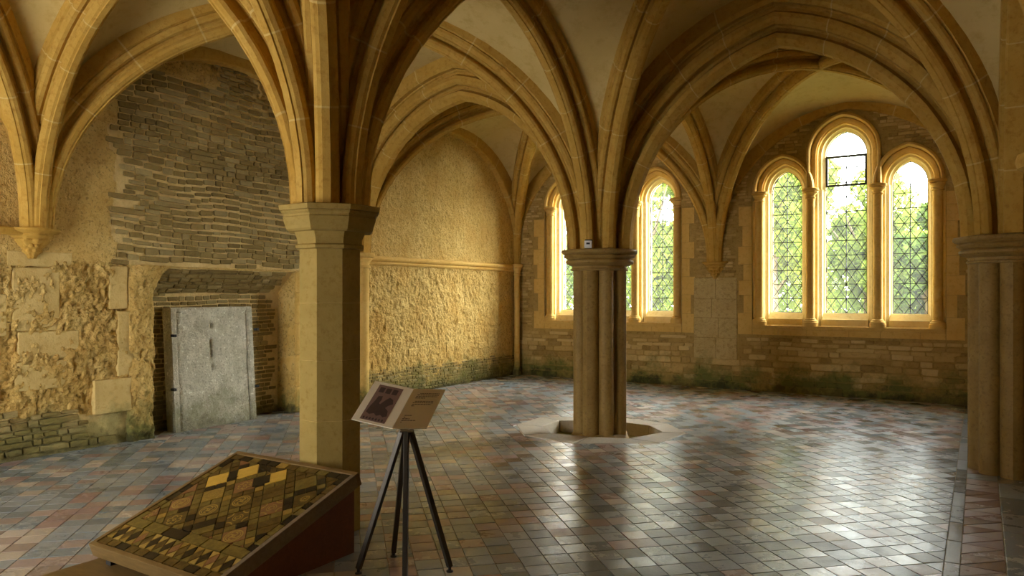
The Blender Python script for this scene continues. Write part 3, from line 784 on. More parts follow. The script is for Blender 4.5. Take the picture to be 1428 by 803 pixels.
# ================================================================== VAULT
ceil = empty('ceiling', kind='structure')
PT = [(0, 0), (.05, 0), (.062, .012), (.115, .055), (.122, .075), (.122, .105), (.098, .112), (.062, .14), (.055, .175), (.075, .205), (.098, .208), (.10, .190), (.125, .178), (.165, .182), (.195, .205), (.212, .24), (.212, .285), (.186, .292), (.158, .315), (.158, .345), (.18, .355), (.182, .372), (.25, .372), (.285, .41), (.285, .60)]
PE = [(0, 0), (.06, 0), (.075, .015), (.075, .05), (.06, .06), (.06, .075), (.10, .08), (.11, .10), (.11, .30)]
PD = [(0, 0), (.026, 0), (.030, .010), (.052, .018), (.074, .042), (.078, .07), (.070, .088), (.045, .092), (.030, .112), (.030, .135), (.052, .15), (.056, .165), (.088, .150), (.118, .158), (.136, .18), (.14, .21), (.125, .225), (.15, .235), (.15, .36)]
def arc_point(kind, r0, a, H, rise, n, s):
    if kind == 'arc':
        R = (a*a+rise*rise)/(2*a)
        top = math.sqrt(max(1e-9, (R+n)**2-(R-a)**2)); pm = math.atan2(top, R-a); ph = s*pm
        return (r0+R-(R+n)*math.cos(ph), H+(R+n)*math.sin(ph))
    ph = s*PI/2; nx, nz = -math.cos(ph)*rise, math.sin(ph)*a; L = math.hypot(nx, nz)
    e = 1.0
    return (r0+a*(1-math.cos(ph))+n*nx/L, H+rise*math.sin(ph)+n*nz/L)
def half_rib(parent, P0, P1, r0, H, top, kind, prof, nv, mat='rib', hmin=.0):
    P0, P1 = Vector((*P0, 0)), Vector((*P1, 0)); d = P1-P0; L = d.length; d /= L; side = Vector((-d.y, d.x, 0)); a = L-r0; rise = top-H
    full = [(-w_, n) for w_, n in reversed(prof[1:])]+list(prof)
    def ring(s, k=1.0, nn=0, jw=0):
        out = []
        for w_, n in full:
            h, z = arc_point(kind, r0, a, H, rise, n*k+nn, s); wk = w_*k if h > hmin else math.copysign(min(abs(w_*k), .10), w_)
            h = max(h, hmin); out.append(P0+d*h+side*(wk+jw)+Vector((0, 0, z)))
        return out
    m = len(full)
    def shell(s0, s1, q, k, nn, name, mt, par, jw=0):
        mb = MB(); rs = [ring(s0+(s1-s0)*i/q, k, nn, jw) for i in range(q+1)]; vs = [p for r_ in rs for p in r_]
        fs = [(i*m+j, i*m+j+1, (i+1)*m+j+1, (i+1)*m+j) for i in range(q) for j in range(m-1)]
        fs += [tuple(range(m)), tuple(q*m+j for j in range(m-1, -1, -1))]; mb.raw(vs, fs); return mb.build(name, mt, par, 24)
    for v in range(nv):
        g = .0018
        if v: shell(v/nv-.0022, v/nv+.0022, 1, 1.001, .0004, 'mortar_joint', M['joint'], parent)
        shell(v/nv+(g if v else 0), (v+1)/nv-(g if v < nv-1 else 0), max(3, 16//nv), 1, random.uniform(-.002, .002), 'voussoir', M[mat], parent, random.uniform(-.0015, .0015))
def webcurve(P0, P1, r0, H, top, kind, nw, K):
    P0, P1 = Vector((*P0, 0)), Vector((*P1, 0)); d = P1-P0; L = d.length; d /= L; a = L-r0; rise = top-H; out = []
    for i in range(K+1):
        s = i/K; n = r0*.6+(nw-r0*.6)*min(1, s*3) if r0*.6 < nw else nw
        h, z = arc_point(kind, r0, a, H, rise, n, s); out.append(P0+d*h+Vector((0, 0, z)))
    return out
HS = {(0, 0): 2.18, (1, 0): 2.15, (2, 0): 2.15, (0, 1): 2.20, (1, 1): 2.12, (2, 1): 2.125, (0, 2): 2.235, (1, 2): 2.194, (2, 2): 2.15, (0, 3): 2.2, (1, 3): 2.15, (2, 3): 2.15}
RR = {(0, 0): .08, (1, 0): .15, (2, 0): .15, (0, 1): .20, (1, 1): .39, (2, 1): .39, (0, 2): .17, (1, 2): .265, (2, 2): .08, (0, 3): .1, (1, 3): .2, (2, 3): .1}
def node(i, j):
    if (i, j) == (1, 1): return PIERC
    if (i, j) == (1, 2): return (4.045, -8.83)
    if (i, j) == (2, 1): return (8.04, -4.42)
    return (BX[i], BY[j])
TT, BT, WT = 4.17, 4.50, 4.38
K = 18
for i in range(2):
    for j in range(3):
        cn = [(i, j), (i+1, j), (i+1, j+1), (i, j+1)]; ctr = ((BX[i]+BX[i+1])/2, (BY[j]+BY[j+1])/2)
        web = MB(); dr = empty('diagonal_ribs', parent=ceil)
        for q in range(4):
            A, B = cn[q], cn[(q+1) % 4]; pa, pb = node(*A), node(*B); mid = ((pa[0]+pb[0])/2, (pa[1]+pb[1])/2)
            onwall = (A[0] == B[0] == 0) or (A[1] == B[1] == 0) or (A[0] == B[0] == 2 and j == 9)
            half_rib(dr, pa, ctr, RR[A], HS[A], BT+random.uniform(-.003, .003), 'ell', PD, 6)
            for X, px in ((A, pa), (B, pb)):
                Tc = webcurve(px, mid, RR[X] if not onwall else RR[X]*.6, HS[X], ((TT if A[1] == B[1] == 1 else TT+.20) if not onwall else (WT-.12 if A[1] == B[1] == 0 else WT-.2)), 'arc', (.49 if A[1] == B[1] == 1 else .26) if not onwall else .30, K)
                Dc = webcurve(px, ctr, RR[X], HS[X], BT, 'ell', .24, K)
                nn = 8
                grid = []
                for s in range(K+1):
                    row = []
                    for t in range(nn+1):
                        p = Tc[s].lerp(Dc[s], t/nn); w_ = math.sin(PI*t/nn)*.09*min(1, s/6); p = p+Vector((0, 0, w_))
                        p.z += .004*fbm(p.x*2, p.y*2, p.z*2); row.append(p)
                    grid.append(row)
                for s in range(K):
                    for t in range(nn): web.face([grid[s][t], grid[s][t+1], grid[s+1][t+1], grid[s+1][t]])
        web.build('vault_web', M['web'], ceil, 30)
# transverse arches
def span(A, B, nv=6, prof=PT, top=TT):
    pa, pb = node(*A), node(*B); mid = ((pa[0]+pb[0])/2, (pa[1]+pb[1])/2); o = empty('transverse_arch', parent=ceil)
    half_rib(o, pa, mid, RR[A], HS[A], top, 'arc', prof, nv); half_rib(o, pb, mid, RR[B], HS[B], top, 'arc', prof, nv)
span((0, 1), (1, 1)); span((1, 1), (2, 1))
for j in (2, 3): span((0, j), (1, j), 6, PD, TT+.20); span((1, j), (2, j), 6, PD, TT+.20)
for j in range(3): span((1, j), (1, j+1), 6, PD, TT+.20); span((2, j), (2, j+1), 6, PE, TT+.26)
PW = [(0, 0), (.10, 0), (.115, .02), (.115, .10), (.115, .3)]
PWB = [(0, 0), (.03, 0), (.045, .015), (.045, .10), (.045, .3)]
for A, B, tp in (((0, 0), (0, 1), WT), ((0, 1), (0, 2), WT), ((0, 2), (0, 3), WT), ((0, 0), (1, 0), WT+.08), ((1, 0), (2, 0), WT+.08)):
    o = empty('wall_arch', parent=ceil); pa, pb = node(*A), node(*B); mid = ((pa[0]+pb[0])/2, (pa[1]+pb[1])/2)
    sh = (0, 0)
    pw = PWB if A[1] == B[1] == 0 else PW
    half_rib(o, pa, mid, .02, HS[A], tp, 'arc', pw, 5); half_rib(o, pb, mid, .02, HS[B], tp, 'arc', pw, 5)
mb = MB(); mb.box((-.7, -13.5, 5.15), (9, .6, 5.3)); mb.build('light_block_slab', M['web'], ceil)  # unseen slab over the vault, added to stop light leaks

# ================================================================== PIERS
def cluster_pier(name, x, y, top, z0, label, group):
    r = empty(name, (x, y, 0), label=label, category='column', group=group)
    mb = MB(); mb.lathe([(.235, z0), (.235, top-.2)], (0, 0, 0), 16); mb.build('core', M['pier_dark'], r, 30)
    for k in range(8):
        th = k*PI/4; rr = .088 if k % 2 else .094; pr = .232 if k % 2 else .236
        c = (pr*math.cos(th), pr*math.sin(th)); mb = MB()
        # shaft with a narrow fillet on its nose
        n = 20; ring = []
        for q in range(n):
            a = 2*PI*q/n; f = rr*(1.07 if q in (0,) and k % 2 == 0 else 1); ring.append((c[0]+f*math.cos(a+th), c[1]+f*math.sin(a+th)))
        zs = [z0, z0+.14, z0+.14, .62, 1.15, 1.62, top-.23]
        sc = [1.0, 1.0, 1.0, 1, 1, 1, 1]
        vs = []
        for z, s in zip(zs, sc): vs += [(c[0]+(p[0]-c[0])*s, c[1]+(p[1]-c[1])*s, z) for p in ring]
        fs = [(i*n+j, i*n+(j+1) % n, (i+1)*n+(j+1) % n, (i+1)*n+j) for i in range(len(zs)-1) for j in range(n)]; mb.raw(vs, fs)
        mb.build('shaft', M['pier_dark'], r, 35)
    lob = lambda s: (lambda th, q: q*(1-s*(.5-.5*math.cos(8*th))))
    mb = MB(); mb.lathe([(.335, top-.245), (.35, top-.24), (.352, top-.225), (.335, top-.215), (.335, top-.18)], (0, 0, 0), 64, lob(.09)); 
    mb.lathe([(.335, top-.19), (.36, top-.18), (.395, top-.165), (.41, top-.15), (.41, top-.132), (.395, top-.12), (.385, top-.112), (.40, top-.105), (.425, top-.09), (.43, top-.078), (.42, top-.066), (.415, top-.06), (.44, top-.052), (.458, top-.035), (.46, top-.02), (.45, top-.004), (.42, top)], (0, 0, 0), 64, lob(.045))
    mb.build('capital', M['pier_dark'], r, 40)
    mb = MB(); mb.lathe([(.36, z0-.02), (.36, z0+.04), (.345, z0+.05), (.335, z0+.10), (.32, z0+.12)], (0, 0, 0), 64, lob(.06)); 
    if z0 < 0: mb.build('base', M['pier_dark'], r, 40)
    return r
cluster_pier('clustered_pier', PIERC[0], PIERC[1], 2.115, -.13, 'brown stone pier of eight joined shafts standing in the sunken eight-sided pit mid-room', 'clustered vault piers')
cluster_pier('clustered_pier', 8.04, -4.42, 2.12, 0, 'brown stone clustered pier at the right edge, right of the three-light window', 'clustered vault piers')
# octagonal pier
op = empty('octagonal_pier', (4.045, -8.83, 0), label='plain octagonal yellow-brown stone pier rising behind the sloping tile display case', category='column')
ca = 1/math.cos(PI/8)
z = 0
for k, h in enumerate((.34, .42, .40, .38, .38)):
    mb = MB(); z1 = min(z+h, 1.925); rr = .198*ca
    mb.lathe([(rr-.003, z+.001), (rr, z+.004), (rr, z1-.004), (rr-.003, z1-.001)], (0, 0, 0), 8, None, PI/8); mb.build('drum', M['pier'], op); z = z1
mb = MB(); mb.lathe([(.1955*ca, .0), (.1955*ca, 1.9)], (0, 0, 0), 8, None, PI/8); mb.build('mortar_core', M['joint'], op)
cp = [(.205, 1.90), (.222, 1.905), (.225, 1.925), (.212, 1.935), (.212, 1.95), (.216, 1.975), (.228, 2.005), (.232, 2.015), (.27, 2.018), (.283, 2.03), (.287, 2.05), (.298, 2.08), (.303, 2.108), (.297, 2.112), (.30, 2.125), (.312, 2.135), (.313, 2.145), (.31, 2.15), (.325, 2.152), (.33, 2.182), (.32, 2.188)]
mb = MB(); mb.lathe([(r*ca, z) for r, z in cp], (0, 0, 0), 8, None, PI/8); mb.build('capital', M['pier'], op)
mb = MB(); mb.lathe([(.26*ca, 0), (.26*ca, .05), (.24*ca, .07), (.24*ca, .10), (.21*ca, .13)], (0, 0, 0), 8, None, PI/8); 

# small data logger on the clustered pier's capital
cdir = Vector((CAM.x-PIERC[0], CAM.y-PIERC[1], 0)).normalized()
ang = math.radians(-64-19); dl = empty('data_logger', (PIERC[0]+.405*math.cos(ang), PIERC[1]+.405*math.sin(ang), 2.118), math.radians(-64+90), label='small white sensor box with a dark display on the clustered pier capital', category='sensor')
mb = MB(); mb.box((-.043, -.02, 0), (.043, .015, .085), None, 0, .008); mb.build('case', M['white'], dl, 30)
mb = MB(); mb.box((-.02, -.023, .042), (.02, -.0195, .062)); mb.build('display', M['black'], dl)
mb = MB(); mb.box((-.035, .015, .05), (.05, .03, .10)); mb.build('bracket', M['black'], dl)

# ================================================================== STONE SLAB in the recess
SY0, SY1, SH = -7.35, -6.23, 1.44
sl = empty('stone_slab', (0, (SY0+SY1)/2, 0), label='large grey weathered stone slab leaning upright in the left wall recess', category='stone slab')
tilt = .03; n, m = 56, 70; g = MB()
wS = SY1-SY0
def SP(i, j):
    u, v = i/n, j/m; y = -wS/2+wS*u; z = SH*v-.0; bx = -.01-.10*v
    d = .014*fbm(y*6, z*5, 4)+.011*fbm(y*18, z*15, 8, 3)
    e = min(u, 1-u)*wS; f = min(v*1.0+.06, 1-v)*SH
    if e < .075 or f < .06: d = .004*fbm(y*9, z*9, 3)
    else: d -= .016
    if abs(e-.075) < .012: d -= .012
    if abs(u-.47) < .022 and (.90 > v > .82 or .74 > v > .56 or .52 > v > .47): d -= .028
    if abs(v-(.42-.55*(u-.0)**1.1)) < .007 and u < .28 or abs(v-(.28-.12*u)) < .006 and u > .6: d -= .012
    if v > .99: d -= .01
    return (bx+d, y, z)
for i in range(n):
    for j in range(m): g.face([SP(i, j), SP(i+1, j), SP(i+1, j+1), SP(i, j+1)])
T0 = .17
for i in range(n):
    a, b = SP(i, m), SP(i+1, m); g.face([a, b, (b[0]-T0, b[1], b[2]), (a[0]-T0, a[1], a[2])])
for j in range(m):
    for i in (0, n):
        a, b = SP(i, j), SP(i, j+1); g.face([a, b, (b[0]-T0, b[1], b[2]), (a[0]-T0, a[1], a[2])])
g.face([(-.01-T0, -wS/2, 0), (-.01-T0, wS/2, 0), (-.11-T0, wS/2, SH), (-.11-T0, -wS/2, SH)])
g.build('slab', M['tomb'], sl, 60)
for (yy, zz) in ((-wS/2-.012, 1.12), (-wS/2-.012, .5), (wS/2+.012, 1.15), (wS/2+.012, .42)):
    mb = MB(); mb.box((-.07, yy-.018, zz-.015), (.0, yy+.018, zz+.015), None, 0, .004); mb.build('iron_clamp', M['iron'], sl)

# ================================================================== SLOPING DISPLAY CASE of medieval tiles
W_, HB, HF, DP = 1.17, .495, .135, 1.03
case = empty('tile_display_case', (3.965, -9.075, 0), label='sloping brown wooden case of patterned medieval floor tiles before the octagonal pier', category='display case')
# slope frame: origin at the top back-left corner, x right, y down the slope, z out
sa = math.atan2(HB-HF, DP); SL = math.hypot(HB-HF, DP)
SM = Matrix.Translation((-W_/2, 0, HB)) @ Matrix(((1, 0, 0, 0), (0, -math.cos(sa), -math.sin(sa), 0), (0, -math.sin(sa), math.cos(sa), 0), (0, 0, 0, 1)))
# (x, y, z): y runs down the slope
def cbox(name, a, b, mat, bev=.004, par=case):
    mb = MB(); mb.box(a, b, SM, 0, bev); 
    o = mb.build(name, mat, par); 
    bm = bmesh.new(); bm.from_mesh(o.data); bmesh.ops.recalc_face_normals(bm, faces=bm.faces); bm.to_mesh(o.data); bm.free(); return o
RT = .032
TMJ = simple('case_mortar', (.36, .27, .10), .8)
cbox('frame_rail', (0, 0, -.085), (W_, RT, .0), M['wood']); cbox('frame_rail', (0, SL-RT, -.085), (W_, SL, .0), M['wood'])
cbox('frame_rail', (0, RT, -.085), (RT, SL-RT, .0), M['wood']); cbox('frame_rail', (W_-RT, RT, -.085), (W_, SL-RT, .0), M['woodside'])
cbox('backing', (.01, .01, -.08), (W_-.01, SL-.01, -.016), TMJ, 0)
mb = MB(); i0 = .02
pts = [(-W_/2+i0, -.02, 0), (-W_/2+i0, -.02, HB-.09), (-W_/2+i0, -DP+.20, HF-.02), (-W_/2+i0, -DP+.16, 0)]
q2 = [(W_-2*i0+p[0], p[1], p[2]) for p in pts]
mb.face(pts[::-1]); mb.face(q2); 
for a in range(4): b = (a+1) % 4; mb.face([pts[a], pts[b], q2[b], q2[a]])
mb.build('wedge_base', M['mahog'], case)
mb = MB(); mb.box((-W_/2-.04, -DP-.27, 0), (W_/2-.25, -DP+.14, .018), None, 0, .004); mb.build('base_board', M['wood'], case)
mb = MB(); mb.box((-W_/2+.1, -DP+.05, .018), (-W_/2+.15, -DP+.12, .06)); mb.build('foot_block', M['black'], case)

def tmat(name, a, b, rough=.35):
    t = NT(name); tcn = t.n('ShaderNodeTexCoord'); n = t.noise(30, 5, .7, tcn.outputs['Object']); n2 = t.noise(7, 3, .6, tcn.outputs['Object'])
    col = t.mix(t.ramp(n, [(.42, (0, 0, 0)), (.62, (1, 1, 1))]), a, b); return t.done(col, rough, n, .4, .002, Specular_IOR_Level=.3)
TM = {'dark': tmat('black_glazed_tile', (.018, .013, .008), (.045, .03, .012), .25), 'brown': tmat('brown_glazed_tile', (.07, .04, .008), (.14, .085, .018)),
      'olive': tmat('olive_glazed_tile', (.12, .08, .015), (.20, .14, .03)), 'yellow': tmat('yellow_glazed_tile', (.55, .34, .05), (.62, .40, .07), .3),
      'slip': tmat('yellow_slip', (.34, .22, .045), (.44, .30, .07)), 'red': tmat('red_brown_tile', (.19, .085, .03), (.25, .12, .04)), 'amber': tmat('amber_tile', (.25, .15, .025), (.33, .21, .04))}
def inset(poly, d):
    n = len(poly); c = (sum(p[0] for p in poly)/n, sum(p[1] for p in poly)/n); k = 1-d/(math.sqrt(area(poly))/2); return [(c[0]+(p[0]-c[0])*k, c[1]+(p[1]-c[1])*k) for p in poly]
def ctile(poly, kind, z=-.004, motif=None):
    poly = clip_convex(poly if sum(poly[i-1][0]*poly[i][1]-poly[i][0]*poly[i-1][1] for i in range(len(poly))) > 0 else poly[::-1], CONV)
    if len(poly) < 3 or area(poly) < .0002: return
    p = inset(poly, .0028); mb = MB(); n = len(p); z += random.uniform(-.0015, .0015)
    vs = [SM @ Vector((x, y, -.018)) for x, y in p]+[SM @ Vector((x, y, z)) for x, y in p]
    mb.raw(vs, [tuple(n+i for i in range(n))]+[(i, (i+1) % n, n+(i+1) % n, n+i) for i in range(n)])
    o = mb.build('display_tile', TM[kind], case)
    bm = bmesh.new(); bm.from_mesh(o.data); bmesh.ops.recalc_face_normals(bm, faces=bm.faces); bm.to_mesh(o.data); bm.free()
    if motif and len(poly) >= 4 and area(poly) > .004:
        c = (sum(q[0] for q in p)/n, sum(q[1] for q in p)/n)
        e1 = ((p[1][0]-p[0][0])/2, (p[1][1]-p[0][1])/2); e2 = ((p[3][0]-p[0][0])/2, (p[3][1]-p[0][1])/2) if n == 4 else (-e1[1], e1[0])
        mm = MB(); zz = z+.0012
        def P(u, v): return SM @ Vector((c[0]+u*e1[0]+v*e2[0], c[1]+u*e1[1]+v*e2[1], zz))
        def ringm(r0, r1, cu=0, cv=0, a0=0, a1=2*PI, n_=20):
            for k in range(n_):
                t0, t1 = a0+(a1-a0)*k/n_, a0+(a1-a0)*(k+1)/n_
                mm.face([P(cu+r0*math.cos(t0), cv+r0*math.sin(t0)), P(cu+r1*math.cos(t0), cv+r1*math.sin(t0)), P(cu+r1*math.cos(t1), cv+r1*math.sin(t1)), P(cu+r0*math.cos(t1), cv+r0*math.sin(t1))])
        if motif == 1:
            ringm(.74, .86); ringm(.58, .66)
            for k in range(4): ringm(.13, .25, .3*math.cos(k*PI/2+.6), .3*math.sin(k*PI/2+.6), k*PI/2, k*PI/2+4.6, 10)
        elif motif == 2:
            for sx in (-1, 1):
                for sy in (-1, 1): ringm(.46, .60, sx*.95, sy*.95, (0 if sx < 0 else PI/2) if sy < 0 else (-PI/2 if sx < 0 else PI), ((0 if sx < 0 else PI/2) if sy < 0 else (-PI/2 if sx < 0 else PI))+PI/2, 8)
            ringm(.2, .3); ringm(.42, .50, 0, 0, .3, 2.6, 8); ringm(.42, .50, 0, 0, 3.4, 5.8, 8)
        else:
            for k in range(6):
                a_ = k*PI/3; ringm(.17, .28, .46*math.cos(a_), .46*math.sin(a_), a_-2.2, a_+2.2, 8)
            ringm(.1, .2, 0, 0, 0, 2*PI, 8)
        mm.build('slip_pattern', TM['slip'], o)
m_ = RT+.003
CONV = [(m_, m_), (W_-m_, m_), (W_-m_, SL-m_), (m_, SL-m_)]
def rect(x, y, w2, h2): return [(x, y), (x+w2, y), (x+w2, y+h2), (x, y+h2)]
rk = lambda *a: random.choice(a)
# top border row and side borders of narrow tiles
x = m_
for k in range(12): ctile(rect(x, m_, .0905, .055), ['brown', 'dark', 'olive', 'dark', 'dark', 'amber', 'brown', 'olive', 'brown', 'olive', 'dark', 'dark'][k]); x += .0925
for xs in (m_, W_-m_-.05):
    y = m_+.058; k = 0
    while y < .80: 
        h = rk(.06, .085, .1); ctile(rect(xs, y, .048, h-.003), rk('brown', 'dark', 'olive', 'dark') if xs > 1 else rk('brown', 'olive', 'dark', 'brown')); y += h
CONV0 = list(CONV); CONV = [(m_+.052, m_+.058), (W_-m_-.053, m_+.058), (W_-m_-.053, .80), (m_+.052, .80)]
# large square tiles set on the diagonal, parted by narrow strips
ST, SQ, r2_ = .195, .138, math.sqrt(.5)
def dia(cx, cy, hu, hv): return [(cx+(a*hu-b*hv)*r2_, cy+(a*hu+b*hv)*r2_) for a, b in ((-1, -1), (1, -1), (1, 1), (-1, 1))]
yel = [(.203, .327), (.341, .189), (.617, .15)]
for i in range(-4, 12):
    for j in range(-8, 8):
        cx, cy = .341+(i-j)*ST*r2_, .189+(i+j)*ST*r2_
        near = lambda px, py, t=.06: math.hypot(cx-px, cy-py) < t
        kd = 'yellow' if any(near(*y_) for y_ in yel) else None
        h = SQ/2
        if kd: ctile(dia(cx, cy, h, h), kd, -.003)
        elif random.random() < .12: ctile(dia(cx-h*.5*r2_, cy-h*.5*r2_, h/2, h), rk('dark', 'brown')); ctile(dia(cx+h*.5*r2_, cy+h*.5*r2_, h/2, h), rk('brown', 'olive'))
        else: ctile(dia(cx, cy, h, h), 'amber' if near(.43, .45, .12) and random.random() < .7 else rk('brown', 'brown', 'brown', 'olive', 'red'), motif=rk(1, 1, 2, 3))
        g_ = (ST-SQ)/2
        for sx, sy, hu, hv in ((1, 1, g_, h), (-1, 1, h, g_)):   # strips beside the tile
            qx, qy = cx+sx*ST/2*r2_, cy+sy*ST/2*r2_
            black = math.hypot(qx-.548, qy-.258) < .05 or math.hypot(qx-.41, qy-.12) < .05 or math.hypot(qx-.272, qy-.258) < .03
            if black: ctile(dia(qx, qy, hu, hv), 'dark')
            else:
                for k in (-.5, .5):
                    ox, oy = (-k*hv*r2_, k*hv*r2_) if hv > hu else (k*hu*r2_, k*hu*r2_)
                    ctile(dia(qx+ox, qy+oy, hu if hv > hu else hu/2, hv/2 if hv > hu else hv), rk('olive', 'olive', 'brown', 'brown', 'olive', 'dark'))
        ctile(dia(cx, cy+ST*r2_, g_, g_), rk('olive', 'amber', 'brown'))
ctile([(.47, .25), (.55, .17), (.63, .25), (.55, .33)], 'dark', -.0005); ctile([(.24, .29), (.33, .25), (.27, .36)], 'dark', -.0005); ctile([(.41, .14), (.46, .09), (.53, .16)], 'dark', -.0005)
# plain band, then the row of small lozenges
CONV = CONV0
x = m_
for k in range(6): ctile(rect(x, .803, .18, .072), rk('olive', 'brown', 'olive', 'dark' if k in (2,) else 'olive')); x += .1825
CONV = [(m_, .878), (W_-m_, .878), (W_-m_, 1.0), (m_, 1.0)]
for k in range(-1, 18):
    cx = m_+k*.066
    for (oy, kk) in ((.94, ('brown', 'dark', 'brown', 'dark', 'red')[k % 5]),): ctile([(cx-.033, oy), (cx, oy-.062), (cx+.033, oy), (cx, oy+.062)], kk)
    for dy_ in (-.062, .062): ctile([(cx, .94+dy_), (cx+.033, .94+dy_-.062), (cx+.066, .94+dy_), (cx+.033, .94+dy_+.062)], rk('slip', 'amber', 'olive'))
CONV = [(m_, 1.003), (W_-m_, 1.003), (W_-m_, SL-m_), (m_, SL-m_)]
x = m_
for k in range(12): ctile(rect(x, 1.003, .0905, .06), rk('brown', 'dark', 'olive', 'brown')); x += .0925

# ================================================================== INFORMATION STAND
def bp(px, py, depth):
    X = (px-714)/1025*depth; Z = (410-py)/1025*depth
    return Vector((CAM.x-math.sin(YAW)*depth+math.cos(YAW)*X, CAM.y+math.cos(YAW)*depth+math.sin(YAW)*X, 1.6+Z))
apex = bp(567, 600, 4.02)
st_ = empty('information_stand', (apex.x, apex.y, 0), label='open-book cream information panel on four slim bronze legs beside the tile case', category='lectern')
A0 = Vector((apex.x, apex.y, 0))
feet = [(4.80, -9.334), (4.785, -9.018), (5.222, -9.029), (5.17, -9.36)]
for k, (fx, fy) in enumerate(feet):
    f = Vector((fx, fy, .03))-A0; top = Vector((0, 0, apex.z))+Vector((f.x, f.y, 0))*.08
    mb = MB(); d = (f-top).normalized(); q = d.to_track_quat('Z', 'Y').to_matrix().to_4x4(); L = (f-top).length
    mb.box((-.014, -.014, 0), (.014, .014, L), Matrix.Translation(top) @ q, 0, .003); lg = mb.build('leg', M['bronze'], st_)
    mb = MB(); mb.lathe([(.012, .018), (.012, .0), (.018, .0)][::-1] and [(.02, 0), (.02, .008), (.009, .012), (.009, .04)], (f.x, f.y, 0), 12); mb.build('levelling_foot', M['black'], lg)
mb = MB(); mb.box((-.035, -.03, apex.z-.008), (.035, .03, apex.z+.0), Matrix.Rotation(YAW, 4, 'Z'), 0, .004); mb.build('head_plate', M['bronze'], st_)
# two leaves of the book: fold line F0-F1, outer edges
F0, F1 = bp(547, 597, 3.93), bp(577, 542, 4.21)
Lb, Lt = bp(490, 584, 4.00), bp(521, 530, 4.29)
Rb, Rt = bp(595, 597, 4.00), bp(622, 538, 4.29)
def leafp(a, b, c, d, name):   # a bottom-fold, b bottom-outer, c top-outer, d top-fold
    a, b, c, d = [p-A0 for p in (a, b, c, d)]; c = b+d-a; nrm = (b-a).cross(d-a).normalized()
    if nrm.dot(CAM-A0-a) < 0: nrm = -nrm
    t = -nrm*.006; mb = MB(); vs = [a, b, c, d, a+t, b+t, c+t, d+t]
    mb.raw(vs, [(0, 1, 2, 3), (7, 6, 5, 4), (0, 4, 5, 1), (1, 5, 6, 2), (2, 6, 7, 3), (3, 7, 4, 0)]); o = mb.build(name, M['board'], st_)
    P = lambda u, v, h=.0012: (a.lerp(b, u)).lerp(d.lerp(c, u), v)+nrm*h
    return o, P
ol, PL_ = leafp(F0, Lb, Lt, F1, 'panel_leaf'); orr, PR_ = leafp(F0, Rb, Rt, F1, 'panel_leaf')
def patch(par, P, u0, v0, u1, v1, mat, h=.0012, name='print', wob=0):
    mb = MB(); mb.face([P(u0, v0, h), P(u1, v0, h), P(u1, v1, h), P(u0, v1, h)]); return mb
pm = patch(ol, PL_, .22, .05, .83, .93, None); pm.build('printed_picture', M['print'], ol)
ip = MB()
def addp(P, poly, h): ip.face([P(u, v, h) for u, v in poly])
for k in range(3): u = .64-k*.165; addp(PL_, [(u, .74), (u+.125, .74), (u+.125, .87), (u, .87)], .0022)
blob = [(.26, .22), (.34, .18), (.42, .22), (.50, .18), (.58, .23), (.68, .19), (.78, .23), (.76, .38), (.72, .52), (.70, .64), (.60, .66), (.58, .56), (.60, .48), (.56, .46), (.50, .56), (.42, .66), (.32, .62), (.27, .52), (.36, .46), (.40, .40), (.30, .34)]
addp(PL_, blob, .0022)
for k in range(7): u = .28+k*.075; addp(PL_, [(u, .10), (u+.027, .135), (u+.055, .10), (u+.027, .065)], .0022)
ip.build('printed_motifs', M['ink'], ol)
# caption text on the right leaf, too small in the photograph to read word by word: broken lines of lettering
ip = MB(); rr_ = random.Random(3)
for (v, u0, u1) in ((.865, .28, .88), (.825, .22, .88), (.785, .20, .85), (.745, .20, .50), (.66, .24, .80), (.62, .20, .82), (.58, .20, .78), (.54, .20, .30), (.30, .16, .38), (.255, .16, .22), (.215, .14, .36), (.175, .14, .55), (.135, .14, .18)):
    u = u0
    while u < u1:
        wl_ = rr_.uniform(.03, .08); e = min(u+wl_, u1); ip.face([PR_(u, v, .0015), PR_(e, v, .0015), PR_(e, v+.016, .0015), PR_(u, v+.016, .0015)]); u = e+.014
ip.build('caption_lettering', M['ink'], orr)

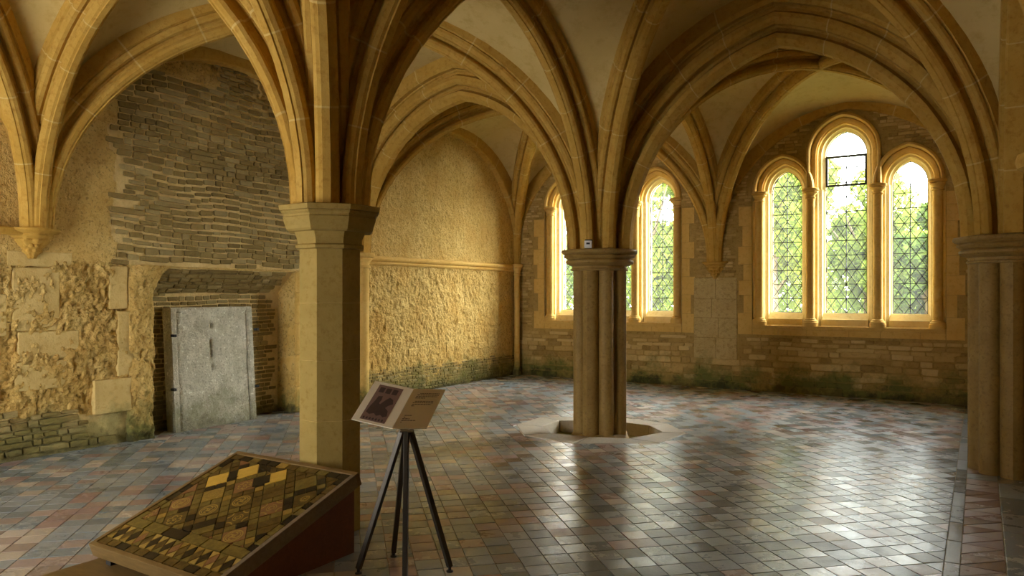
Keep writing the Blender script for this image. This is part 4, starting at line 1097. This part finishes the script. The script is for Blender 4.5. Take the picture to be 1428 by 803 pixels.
# ================================================================== OUTSIDE
mb = MB(); g = 20
for a in range(g):
    for b in range(g):
        def P(i, j):
            x = -34+70*i/g; y = .9+44*j/g; return (x, y, -.6+.05*y*.3+.15*fbm(x*.2, y*.2, 1))
        mb.face([P(a, b), P(a+1, b), P(a+1, b+1), P(a, b+1)])
mb.build('lawn', M['grass'], None, 60, kind='structure')
def tree(x, y, h, cr, mat, label, nl=5200, seed=1):
    rnd = random.Random(seed); t = empty('tree', (x, y, -.4), label=label, category='tree', group='trees beyond the windows')
    mb = MB(); mb.tube((0, 0, 0), (0, 0, h*.55), .16, .09, 10)
    for k in range(6):
        a = k*PI/3+rnd.random(); mb.tube((0, 0, h*(.3+.04*k)), (cr*.6*math.cos(a), cr*.6*math.sin(a), h*(.5+.06*k)), .06, .02, 7)
    mb.build('trunk', M['bark'], t, 60)
    cl = [(rnd.uniform(-cr, cr)*.7, rnd.uniform(-cr, cr)*.7, h*rnd.uniform(.2, .9), cr*rnd.uniform(.3, .5)) for _ in range(16)]
    mb = MB()
    for k in range(nl):
        c = rnd.choice(cl); v = Vector((rnd.gauss(0, 1), rnd.gauss(0, 1), rnd.gauss(0, 1))).normalized()*c[3]*rnd.uniform(.6, 1.05); p = Vector(c[:3])+v
        s = rnd.uniform(.07, .14); e = Vector((rnd.gauss(0, 1), rnd.gauss(0, 1), rnd.gauss(0, 1))).normalized(); f = e.cross(Vector((rnd.gauss(0, 1), rnd.gauss(0, 1), rnd.gauss(0, 1)))).normalized()
        mb.face([p-e*s, p-f*s*.5, p+e*s, p+f*s*.5])
    mb.build('crown', M[mat], t)
for k, (x, y, h, cr, m, lb) in enumerate([
    (2.9, 9.0, 6.6, 1.6, 'leaf', 'bright green tree filling the left light of the three-light window at right'),
    (-1.0, 9.5, 6.8, 1.8, 'leaf', 'green tree seen through the window light just right of the middle pier'),
    (-5.2, 8.6, 6.6, 1.8, 'leaf2', 'green tree seen through the window light left of the middle pier'),
    (4.9, 12.5, 5.9, 1.7, 'leaf', 'bright green tree behind the tall middle light, white sky above it'),
    (6.7, 9.5, 4.5, 1.3, 'leaf2', 'low green tree seen in the lower half of the right-hand light'),
    (.9, 13.5, 6.8, 1.7, 'leaf2', 'green tree further back between the two window groups')]): tree(x, y, h, cr, m, lb, 9000, k+3)
hd = MB(); rnd = random.Random(77)
for k in range(15000):
    p = Vector((rnd.uniform(-22, 16), 19+rnd.gauss(0, .5), rnd.uniform(-.2, 4.3)+.5*math.sin(k))); s_ = rnd.uniform(.16, .32)
    e = Vector((rnd.gauss(0, 1), rnd.gauss(0, 1), rnd.gauss(0, 1))).normalized(); f = e.cross(Vector((rnd.gauss(0, 1), rnd.gauss(0, 1), rnd.gauss(0, 1)))).normalized()
    hd.face([p-e*s_, p-f*s_*.5, p+e*s_, p+f*s_*.5])
hd.build('hedge', M['leaf'], None, kind='stuff', label='pale green hedge far behind the trees outside the windows', category='hedge')
